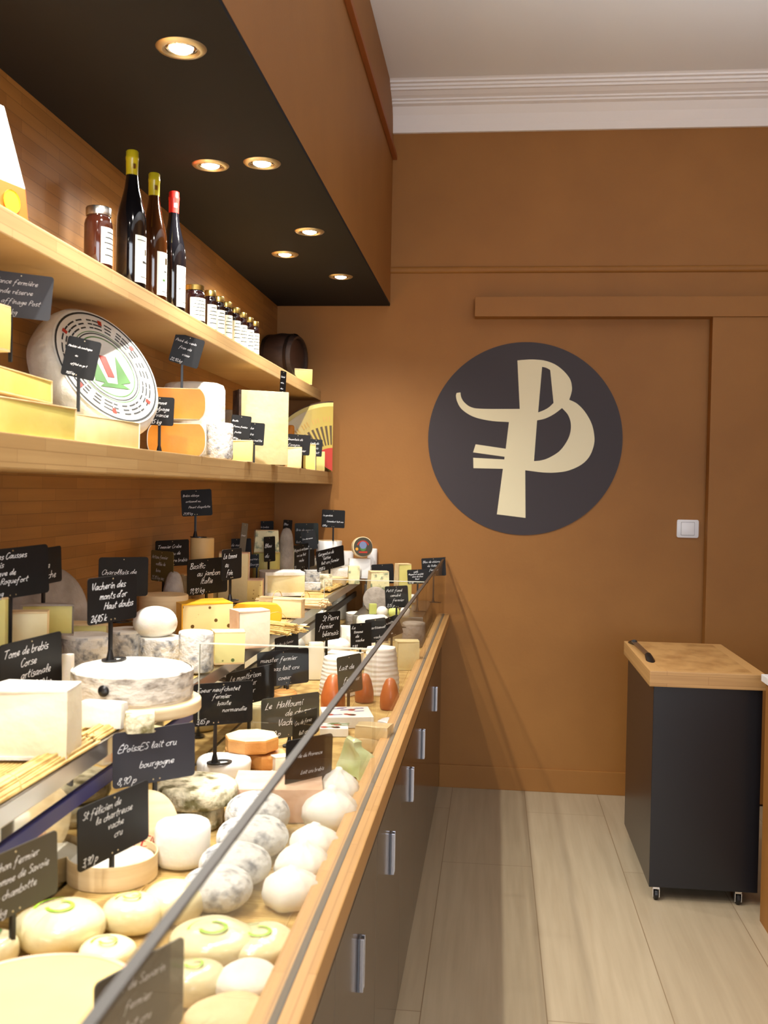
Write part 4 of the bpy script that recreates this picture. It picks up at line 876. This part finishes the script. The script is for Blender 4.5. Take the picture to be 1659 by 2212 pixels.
# lower tray, far to near
wheel('small pale grey bowl-shaped cheese under the second divider', (746, 1320, 791, 1352), L0+.05, 'fresh', 'r_grey', .004)
wheel('white cheese tub holding up the grey bowl-shaped cheese', (748, 1345, 790, 1400), L0, 'fresh', 'fresh', .004, hmax=.05)
wheel('thick white fresh cheese round behind the two dark signs', (768, 1326, 838, 1412), L0, 'fresh', 'fresh', .016, w=.004)
blk('white cheese slab stack left of the thick white round', (734, 1350, 768, 1395), L0, 'fresh', .8, 15, w=.002)
dome('flat white wrinkled cheese in front of the st pierre sign', (697, 1377, 757, 1424), L0, 'fresh', w=.005, sc=26)
cutcheese('white wedge with a dried leaf pattern just behind the near divider', (700, 1404, 783, 1452), L0, 'back', 'fresh', 'fresh', .6, -14)
wheel('stack of thin cream crackers right of the dark signs', (806, 1388, 842, 1432), L0, 'p_cream', 'p_cream', .003)
blk('translucent upright cheese pack left of the wrinkled white cylinders', (661, 1384, 702, 1470), L0, mat('clear_pack', (224, 218, 196), rough=.2, coat=.6), .5, 14, bev=.012, taper=.15, name='cheese_pack')
for b, l in (((690, 1412, 770, 1506), 'wide wrinkled white goat cheese cylinder behind the narrow sign'), ((783, 1392, 862, 1504), 'tall wrinkled white goat cheese cylinder seen through the glass')):
    x, y, s, h = fit(b, L0); bm = nb(); pr = [(0, 0)]
    for i in range(41): u = i/40; pr.append((s/2*(1-.22*u*u)*(1+.018*math.sin(u*60)), h*u))
    pr.append((0, h)); lathe(bm, pr, 40); tag(O('goat_cheese', wob(bm, .004, 22, s), 'fresh', loc=(x, y, L0), smooth=50), l, 'cheese')
for b, l in (((692, 1456, 747, 1537), 'orange cone-shaped cheese, left of three, half behind a narrow sign'), ((766, 1454, 808, 1520), 'orange cone-shaped cheese, middle of three'), ((820, 1464, 864, 1536), 'orange cone-shaped cheese, right of three, nearest the ledge')):
    x, y, s, h = fit(b, L0, tf=.5); bm = nb(); lathe(bm, [(0, 0), (s*.46, 0), (s*.5, h*.06), (s*.48, h*.4), (s*.36, h*.75), (s*.22, h*.95), (s*.1, h), (0, h)], 30)
    tag(O('smoked_cheese', wob(bm, .002, 14), 'smoked', loc=(x, y, L0), smooth='all'), l, 'cheese', 'orange cone-shaped cheeses')
cutcheese('pale cream wedge at the right behind the wrinkled cylinder', (852, 1380, 905, 1448), L0, 'slab', 'p_cream', 'p_cream', .7, 10)
wheel('grey-green wrapped cheese by the ledge at the far end', (868, 1340, 918, 1400), L0, 'r_grey', 'r_grey', .01)
def carton(label, b, dr, yaw, hm, marks):
    yw = math.radians(yaw); x, y, s, h = fit(b, L0+.0, dr, yw); h = hm; d = s*dr
    t = thing('printed_carton', label, 'carton', (x, y, L0), yw); O('sleeve', box(nb(), -s/2, s/2, -d/2, d/2, 0, h, .002), 'paper', t)
    bm = nb(); rs = random.Random(int(b[0]))
    for k in range(5): c = nb(); lathe(c, [(0, h+.0006), (rs.uniform(.006, .012), h+.0006)], 12); mb(c, Matrix.Translation((rs.uniform(-.4, .4)*s, rs.uniform(-.35, .35)*d, 0))); me = bpy.data.meshes.new('t'); c.to_mesh(me); bm.from_mesh(me); c.free()
    O('tomato_print', bm, 'red', t); bm = nb()
    for k in range(6): x_, y_ = rs.uniform(-.4, .3)*s, rs.uniform(-.4, .4)*d; prism(bm, [(x_, y_), (x_+.03, y_+.006), (x_+.028, y_+.011), (x_+.004, y_+.006)], h+.0002, h+.001)
    O('leaf_print', bm, marks, t); return t
carton('white carton printed with tomatoes and purple strokes, under the orange cones', (690, 1511, 806, 1574), 1.0, 14, .03, mat('violet_print', (120, 110, 170), rough=.5))
carton('small white carton with a tomato print, nearer the long slate sign', (690, 1556, 752, 1592), .9, 10, .022, 'green')
blk('crumpled white plastic sachet beside the bamboo ledge', (816, 1530, 867, 1586), L0, mat('white_sachet', (226, 228, 230), rough=.2, coat=.5), .9, -30, bev=.004, w=.006, name='plastic_sachet', cat='sachet', hmax=.03)
s1 = blk('beige vacuum pack, lower of two stacked by the ledge', (768, 1575, 846, 1628), L0, 'beige_pack', .8, 8, bev=.014, w=.004, name='vacuum_pack', cat='pack', hmax=.035)
blk('beige vacuum pack, upper of two stacked by the ledge', (764, 1552, 850, 1600), L0+.034, 'beige_pack', .7, -6, bev=.014, w=.004, name='vacuum_pack', cat='pack', hmax=.032)
t = blk('pale green plastic pouch of fresh cheese leaning by the ledge', (716, 1566, 818, 1684), L0, 'greenbag', .55, -38, bev=.02, w=.016, name='green_pouch', cat='pouch', hmax=.085, taper=.55)
# washed rind and flower cheeses in the middle
wheel('pale yellow soft cheese behind the neufchatel sign', (536, 1512, 600, 1590), L0, 'p_cream', 'p_cream', .01, w=.003)
wheel('small orange washed-rind cheese behind the halloumi sign', (585, 1487, 642, 1545), L0, 'r_orange', 'r_orange', .01, w=.003)
o1 = wheel('tan eight-sided washed-rind cheese lying low beside the paper-wrapped cheese', (530, 1612, 620, 1668), L0, 'r_orange', 'r_orange', .006, w=.002, seg=8, hmax=.04)
o1.data.polygons.foreach_set('use_smooth', [False]*len(o1.data.polygons))
o2 = wheel('tan octagonal washed-rind cheese under the octagonal one on top', (484, 1600, 590, 1660), L0, 'r_orange', 'r_orange', .006, w=.002, seg=8, hmax=.038)
o2.data.polygons.foreach_set('use_smooth', [False]*len(o2.data.polygons))
o3 = wheel('octagonal washed-rind cheese on top of two others, with an embossed lid', (485, 1569, 602, 1633), L0+.041, 'p_cream', 'r_orange', .006, w=.002, seg=8, hmax=.034)
o3.data.polygons.foreach_set('use_smooth', [False]*len(o3.data.polygons))
cutcheese('small bright white triangle of cheese left of the provence sign', (589, 1628, 622, 1672), L0, 'back', 'fresh', 'fresh', .8, 30)
pw = wheel('white paper-wrapped round cheese carrying a black sign foot', (424, 1622, 541, 1694), L0, 'paper', 'paper', .01, w=.005)
pk = cutcheese('broad pink-rinded flat cheese behind the grey goat cheeses', (508, 1664, 696, 1778), L0, 'front', 'r_pink', 'r_pink', .75, 8, rt=.005)
hb1 = wheel('lower of two stacked herb-crusted round cheeses', (332, 1712, 480, 1806), L0, 'r_herb', 'r_herb', .01, w=.004, hmax=.042)
wheel('upper of two stacked herb-crusted round cheeses', (338, 1664, 512, 1758), L0+.044, 'r_herb', 'r_herb', .01, w=.004, hmax=.042)
wheel('tall white cheese cup beside the open round wooden box', (334, 1754, 452, 1886), L0, 'fresh', 'fresh', .012, w=.002)
# round wooden camembert box with its lid
x, y, s, h = fit((147, 1816, 338, 1928), L0); h = .04
t = thing('round_wooden_box', 'round open thin-wood cheese box with a white cheese inside, beside the sign', 'cheese box', (x, y, L0), 0)
r = s/2; O('rim', lathe(nb(), [(0, 0), (r, 0), (r, h), (r-.002, h), (r-.002, .002), (0, .002)], 56), 'boxwood', t, smooth=40)
O('cheese', wob(lathe(nb(), [(0, .003), (r-.006, .003), (r-.005, h*.7), (r-.012, h*.82), (0, h*.82)], 40), .0015, 20), 'r_white', t, smooth=45)
o, r, MT = upright('thin round wooden box lid propped upright with red lettering', (236, 1712, 382, 1842), L0+.002, onax(2, L0, 312, 1868).y, 20, .01, 'boxwood', lean=20, name='box_lid', cat='lid')
b_ = nb(); write(b_, 'CAMEMBERT', -r*.62, -r*.55, .0016, y=0, pen=.0016); mb(b_, MT @ Matrix.Translation((0, 0, .0105)) @ Matrix.Rotation(-PI/2, 4, 'X') @ Matrix.Identity(4)); O('lettering', b_, 'red', o)
# grey goat domes, purses, wrapped cheeses
GD = 'mottled grey goat cheeses in a row behind the glass'
for k, b in enumerate([(484, 1712, 628, 1830), (465, 1766, 622, 1880), (428, 1822, 588, 1942), (394, 1876, 548, 1990)]):
    dome(['farthest of the mottled grey goat cheese balls, on the pink cheese side', 'second mottled grey goat cheese ball from the far end', 'mottled grey goat cheese ball with a dark blue spot', 'nearest of the mottled grey goat cheese balls, next to the wrapped ones'][k], b, L0, 'r_ash', w=.004, sc=18, group=GD, tf=.55)
GP = 'white cloth-tied goat cheese purses beside the ledge'
for k, b in enumerate([(690, 1668, 782, 1758), (660, 1708, 780, 1806), (630, 1786, 744, 1872), (602, 1826, 718, 1922), (572, 1880, 702, 1980)]):
    dome(['farthest white purse-shaped cheese by the ledge', 'second farthest white purse-shaped cheese by the ledge', 'middle white purse-shaped cheese by the ledge', 'second nearest white purse-shaped cheese by the ledge', 'nearest white purse-shaped cheese, with a pinched top, by the ledge'][k], (b[0]-8, b[1]-6, b[2]-5, b[3]+2), L0, 'fresh', w=.0045, sc=30, group=GP, pinch=.13, name='purse_cheese', tf=.4)
GW = 'cling-wrapped round cheeses with green marks'
def wrapped(label, b, z=L0, hm=.05, mark=True, m='cling', mk='lime'):
    x, y, s, h = fit(b, z); h = min(h*1.1, hm); r = s/2; bm = nb(); n = 16; E = .5
    cs = lambda t: math.copysign(abs(math.cos(t))**E, math.cos(t)); sn = lambda t: math.copysign(abs(math.sin(t))**.75, math.sin(t))
    lathe(bm, [(0, 0)]+[(r*cs(t), h/2+h/2*sn(t)) for t in [-PI/2+PI*i/n for i in range(1, n)]]+[(0, h)], 44); wob(bm, .0045, 16, x*40)
    o = O('wrapped_cheese', bm, m, loc=(x, y, z), smooth='all'); tag(o, label, 'cheese', GW); o['size'] = (s, s, h)
    if mark:
        bm = nb(); lathe(bm, [(r*.24, h+.0032), (r*.33, h+.0026)], 20, 0, 3.6, 8.2); lathe(bm, [(r*.52, h+.0018), (r*.6, h+.0002)], 14, 0, 1.8, 3.4)
        O('green_mark', bm, mk, o)
    return o
wrapped('cling-wrapped cheese with a bright green ring mark, near the left edge', (34, 1932, 222, 2084), hm=.075)
wrapped('cling-wrapped round cheese right of the open wooden box post', (222, 1920, 345, 2034), hm=.06)
wrapped('small cling-wrapped cheese with a yellow mark above the big cut wheel', (170, 2008, 294, 2110), hm=.03)
wrapped('cling-wrapped cheese behind the dark glass edge', (312, 1890, 440, 2010), hm=.05, mark=False)
a1 = wrapped('creamy wrapped cheese with a green ring, below the grey goat cheeses', (362, 1972, 556, 2112), hm=.07)
wrapped('creamy wrapped cheese with a green ring, nearest the ledge', (474, 1984, 642, 2104), hm=.055)
wrapped('wrapped cheese with a wavy white top in front of the ledge-side ones', (463, 2064, 606, 2196), hm=.06, mark=False, m='r_white')
wrapped('wrapped cheese behind the front slate sign', (352, 2062, 482, 2190), hm=.05)
wrapped('wrinkled cheese at the bottom edge of the picture', (398, 2132, 586, 2290), hm=.06, mark=False, m='r_tan')
wrapped('wrapped cheese at the left edge with a green label', (-70, 2000, 38, 2110), hm=.05, mk='green')
x, y, s, h = fit((-150, 2066, 312, 2440), L0); hc = .075; r = s/2
t = thing('cut_round_cheese', 'large cut cheese wheel with a smooth yellow top at the bottom left corner', 'cheese', (x, y, L0), 0)
O('rind', wob(lathe(nb(), [(0, 0), (r-.01, 0), (r, .012), (r, hc-.004), (r-.004, hc), (r-.011, hc), (r-.011, hc-.01), (0, hc-.01)], 64), .0008, 20), 'r_pink', t, smooth=45)
O('paste', lathe(nb(), [(r-.011, hc-.008), (r-.011, hc-.001), (0, hc-.001)], 64), mat('paste_smooth_yellow', (238, 208, 128), (232, 198, 112), 4, rough=.45), t, smooth=45)

# ================================================================ price signs on the counter
g = 'slate price signs on the raised tray'
sign("large black slate sign reading 'des Causses brebis', cut by the left picture edge", ['Bleu des Causses', '>Brebis', '>>Cave de', '>>>Roquefort'], '25,90 kg', (-50, 106, 1195, 1171, 1300, 1282), U, Y=1.88, group=g, postx=.48)
sign("dark slate sign half hidden behind the large sign at the left edge", ['', '>>Tome', '>>fraiche'], '', (62, 132, 1188, 1179, 1270, 1254), U, Y=2.18, group=g)
sign("black slate sign reading 'Tome de brebis artisanale' in front of the near cheese wedge", ['Tome de brebis', '>>>Corse', '>>>artisanale'], 'Pyrénées 27,90 kg', (1, 134, 1398, 1358, 1512, 1478), U+.0, Y=1.83, group=g)
sign("black slate sign reading 'Vacherin des monts d'or haut doubs' on the bark-banded cheese", ["Vacherin des", ">>monts d'or", ">>>Haut doubs"], '26,85 k', (190, 295, 1250, 1238, 1352, 1334), zV, foot=(240, 1428), group=g, postx=.5)
sign("black slate sign reading 'Charollais' behind the vacherin sign", ['Charollais de', '>bourgogne'], '', (213, 320, 1204, 1203, 1290, 1287), top_of(w2), Y=2.62, group=g, postx=.4)
sign("olive-tinted slate sign between the charollais sign and the tall drum", ['Artisou fermier', '>>vallée de', '>>loire'], '25,90 kg sec', (327, 375, 1186, 1194, 1255, 1258), U, Y=3.15, group=g, col=mat('slate_olive', (92, 80, 44), rough=.4))
sign("dark slate sign behind the olive-tinted one", ['Tommier Crabe', '>>lait cru de', '>>>chèvre brebis'], '', (336, 408, 1172, 1161, 1222, 1224), U, Y=3.32, group=g)
sign("black slate sign on top of the tall pale drum, highest on the counter", ['Brebis abbaye', '>artisanal au', '>>Piment d\'espelette'], '29,90 kg', (392, 458, 1058, 1057, 1117, 1112), top_of(drum), Y=drum.location.y-.01, al=4, group=g, postx=.46)
sign("black slate sign reading 'Basilic au jambon' above the orange peppered block", ['Basilic', '>>au jambon', '>>>Italie'], '19,90 kg', (405, 491, 1210, 1202, 1287, 1278), U, Y=3.22, group=g)
sign("black slate sign behind the 'Basilic au jambon' sign with its post on the pink wedge", ['La tomme', '>au', '>>foin'], '', (479, 521, 1187, 1184, 1256, 1247), 1.15, Y=3.05, group=g, base=True)
sign("dark slate sign reading 'Brie' behind the narrow edge-on sign", ['Brie de meaux', '>aux truffes'], '', (481, 543, 1164, 1163, 1202, 1200), U, Y=4.3, group=g, al=5)
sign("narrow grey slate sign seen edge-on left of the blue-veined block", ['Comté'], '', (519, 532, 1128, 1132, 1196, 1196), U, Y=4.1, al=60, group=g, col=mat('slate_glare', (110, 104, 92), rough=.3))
sign("black slate sign half hidden behind the blue-veined block", ['Bleu de brebis', '>>artisanal'], '', (549, 591, 1126, 1125, 1160, 1160), 1.2, Y=4.85, al=0, group=g)
sign("narrow slate sign leaning on the marbled blue cheese", ['Bleu', 'du'], '', (570, 594, 1158, 1160, 1216, 1210), U, Y=4.3, al=50, group=g)
sign("low black slate sign reading 'Fourme' below the narrow leaning sign", ['Fourme de', '>Bourgogne'], '', (533, 577, 1200, 1194, 1226, 1226), U, Y=4.35, al=10, group=g)
sign("grey slate sign with a thin post beside the dark brie signs", ['Bleu', '>des', '>>forez'], '21, kg', (611, 630, 1122, 1124, 1168, 1168), U, Y=4.75, al=40, base=False, group=g, postc='steel')
sign("dark green slate sign reading 'Brie de meaux', rear one near the back wall", ['Brie de meaux', '>>moelleux'], 'lait cru', (637, 688, 1130, 1130, 1176, 1176), U, Y=4.8, al=0, group=g, col=mat('slate_green', (28, 34, 30), rough=.4))
sign("small dark slate sign in front of the dark green one", ['Brie de meaux', '>>noir'], '', (652, 684, 1150, 1143, 1190, 1186), U, Y=4.65, al=8, group=g)
sign("black slate sign reading 'Villageois' above the half wheel with white rind", ['Villageois artisanal', '>>moi au lait', '>>>vache'], '8,90', (629, 679, 1182, 1168, 1232, 1224), U, foot=(655, 1262), group=g)
sign("tilted black slate sign reading 'Gargantua' next to the round label box", ['Gargantua de', '>>Gatine', '>lait cru fermier'], '21,85 k', (684, 743, 1192, 1176, 1236, 1222), U, foot=(720, 1270), group=g)
sign("black slate sign reading 'camembert lait cru' on the round tin at the back wall", ['Le gardiole', '>>Camembert lait cru'], '8,90 p', (695, 745, 1100, 1103, 1139, 1141), 1.25, Y=4.85, al=-3, base=False, group=g)
g = 'slate price signs in the lower tray'
sign("black slate sign between the blue-veined wedge and the tall pale wedge", ['Bleu de gex', '>>Jura'], '', (803, 851, 1220, 1217, 1262, 1260), ST, Y=4.9, al=0, group=g)
sign("black slate sign reading 'Roquefort', below and left of the farthest corner sign", ['>>>noble', 'Roquefort société', '>>cave du four', '>>>à louer'], '22, kg', (880, 925, 1231, 1229, 1262, 1260), ST, Y=4.6, al=2, group=g)
sign("black slate sign in the far corner of the counter, cut by the glass edge", ['Bleu de chèvre', '>>de Valay', '>>>fermier'], '2,', (911, 963, 1206, 1204, 1246, 1243), ST, Y=5.0, al=2, group=g)
sign("smoky black slate sign in front of the small fresh cheese balls", ['Petit fumé', '>>cendré', '>>>fermier'], '3,15 p', (832, 882, 1267, 1264, 1314, 1312), L0+.11, Y=4.05, al=6, group=g)
sign("black slate sign reading 'St Pierre fermier' in the middle of the lower tray", ['>>>St Pierre', '>fermier', '>>>béarnais'], '', (681, 734, 1326, 1318, 1386, 1380), L0, Y=3.55, group=g)
sign("tall-looking black slate sign left of two overlapping dark signs", ['La', '>tomme', '>>de', '>>vache'], '9,90', (757, 802, 1350, 1342, 1402, 1402), L0, Y=3.7, group=g, al=34)
sign("middle one of three overlapping dark slate signs at the glass edge", ['>>>artisanal', '>>>vache'], '', (791, 836, 1339, 1333, 1390, 1384), L0, Y=3.8, group=g, al=8)
sign("right one of three overlapping dark slate signs at the glass edge", ["Pavé d'affinois", ">>à l'huile", ">>>de"], '', (828, 866, 1338, 1326, 1384, 1366), L0, Y=3.85, group=g, al=26)
sign("black slate sign just behind the near divider pane", ['Selles de fermier', '>>au lait cru'], '', (594, 644, 1382, 1362, 1420, 1410), L0, Y=3.05, group=g)
sign("large grey-black slate sign reading 'munster fermier'", ['munster fermier', '>>Haas lait cru', '>>>>coeur'], '', (556, 667, 1410, 1398, 1486, 1474), L0, Y=2.95, group=g, postx=.6)
sign("dark slate sign tucked between the munster and neufchatel signs", ['Le montbrison', '>>>mi dur', '>>>coeur'], '1,95 kg', (490, 592, 1456, 1432, 1530, 1508), L0, Y=2.6, group=g)
sign("large black slate sign reading 'Coeur neufchatel fermier haute normandie'", ['Coeur neufchatel', '>>>fermier', '>>>>haute', '>>>>>normandie'], '3,85 p', (418, 546, 1479, 1468, 1569, 1560), top_of(pw), foot=(470, 1648), group=g, postx=.38)
sign("mirror-glossy grey slate sign reading 'Le Halloumi de chypre'", ['Le  Halloumi', '>>>>de chypre', '>>>>Vache brebis'], '11,90 p', (565, 690, 1512, 1492, 1600, 1582), L0, Y=2.55, group=g, col=mat('slate_gloss', (66, 66, 60), rough=.3))
sign("small dark slate sign in front of the halloumi sign", ['Cru de forez', '>>lait cru'], '', (632, 684, 1546, 1526, 1600, 1586), L0, Y=2.42, group=g)
sign("slate sign reading 'de Provence' half seen through the glass", ['Lieu  de de Provence', '>>>Lait cru brebis'], '2,95 k', (617, 717, 1602, 1582, 1712, 1692), L0, foot=(665, 1752), group=g, base=False)
sign("narrow glass-reflecting slate sign in front of the orange cones", ['Lait de', '>>fermier'], '3,90', (729, 781, 1422, 1408, 1500, 1492), L0, Y=2.95, group=g, al=42, col=mat('slate_reflect', (70, 66, 54), rough=.3))
sign("large slate-grey sign reading 'époisses lait cru bourgogne'", ['ÉPoissES lait cru', '>>>bourgogne'], '8,90 p', (245, 422, 1585, 1558, 1704, 1674), L0+.086, foot=(335, 1735), group=g, base=False, postx=.52, col=mat('slate_blue', (42, 43, 52), rough=.4))
sign("large dark slate sign reading 'félicien' above the open round wooden box", ['St félicien de', '>>la chartreuse', '>>>>vache', '>>>>>cru'], '3,90 p', (170, 322, 1746, 1682, 1886, 1808), L0, foot=(245, 1922), group=g, base=False)
sign("brownish slate sign cut by the left picture edge above the wrapped cheeses", ['Reblochon fermier', '>>Tomme de Savoie', '>>la chambotte'], '>25,90 kg', (-62, 126, 1870, 1790, 2022, 1924), L0, foot=(22, 2090), group=g, base=False, col=mat('slate_brown', (64, 58, 44), rough=.45))
sign("blurred slate sign at the bottom edge in front of the wrapped cheeses", ['Brillat de Savarin', '>>>fermier', '>>>lait cru'], '3,90', (206, 398, 2130, 2012, 2320, 2210), L0, Y=1.06, group=g, base=False, col=mat('slate_front', (74, 72, 64), rough=.4))
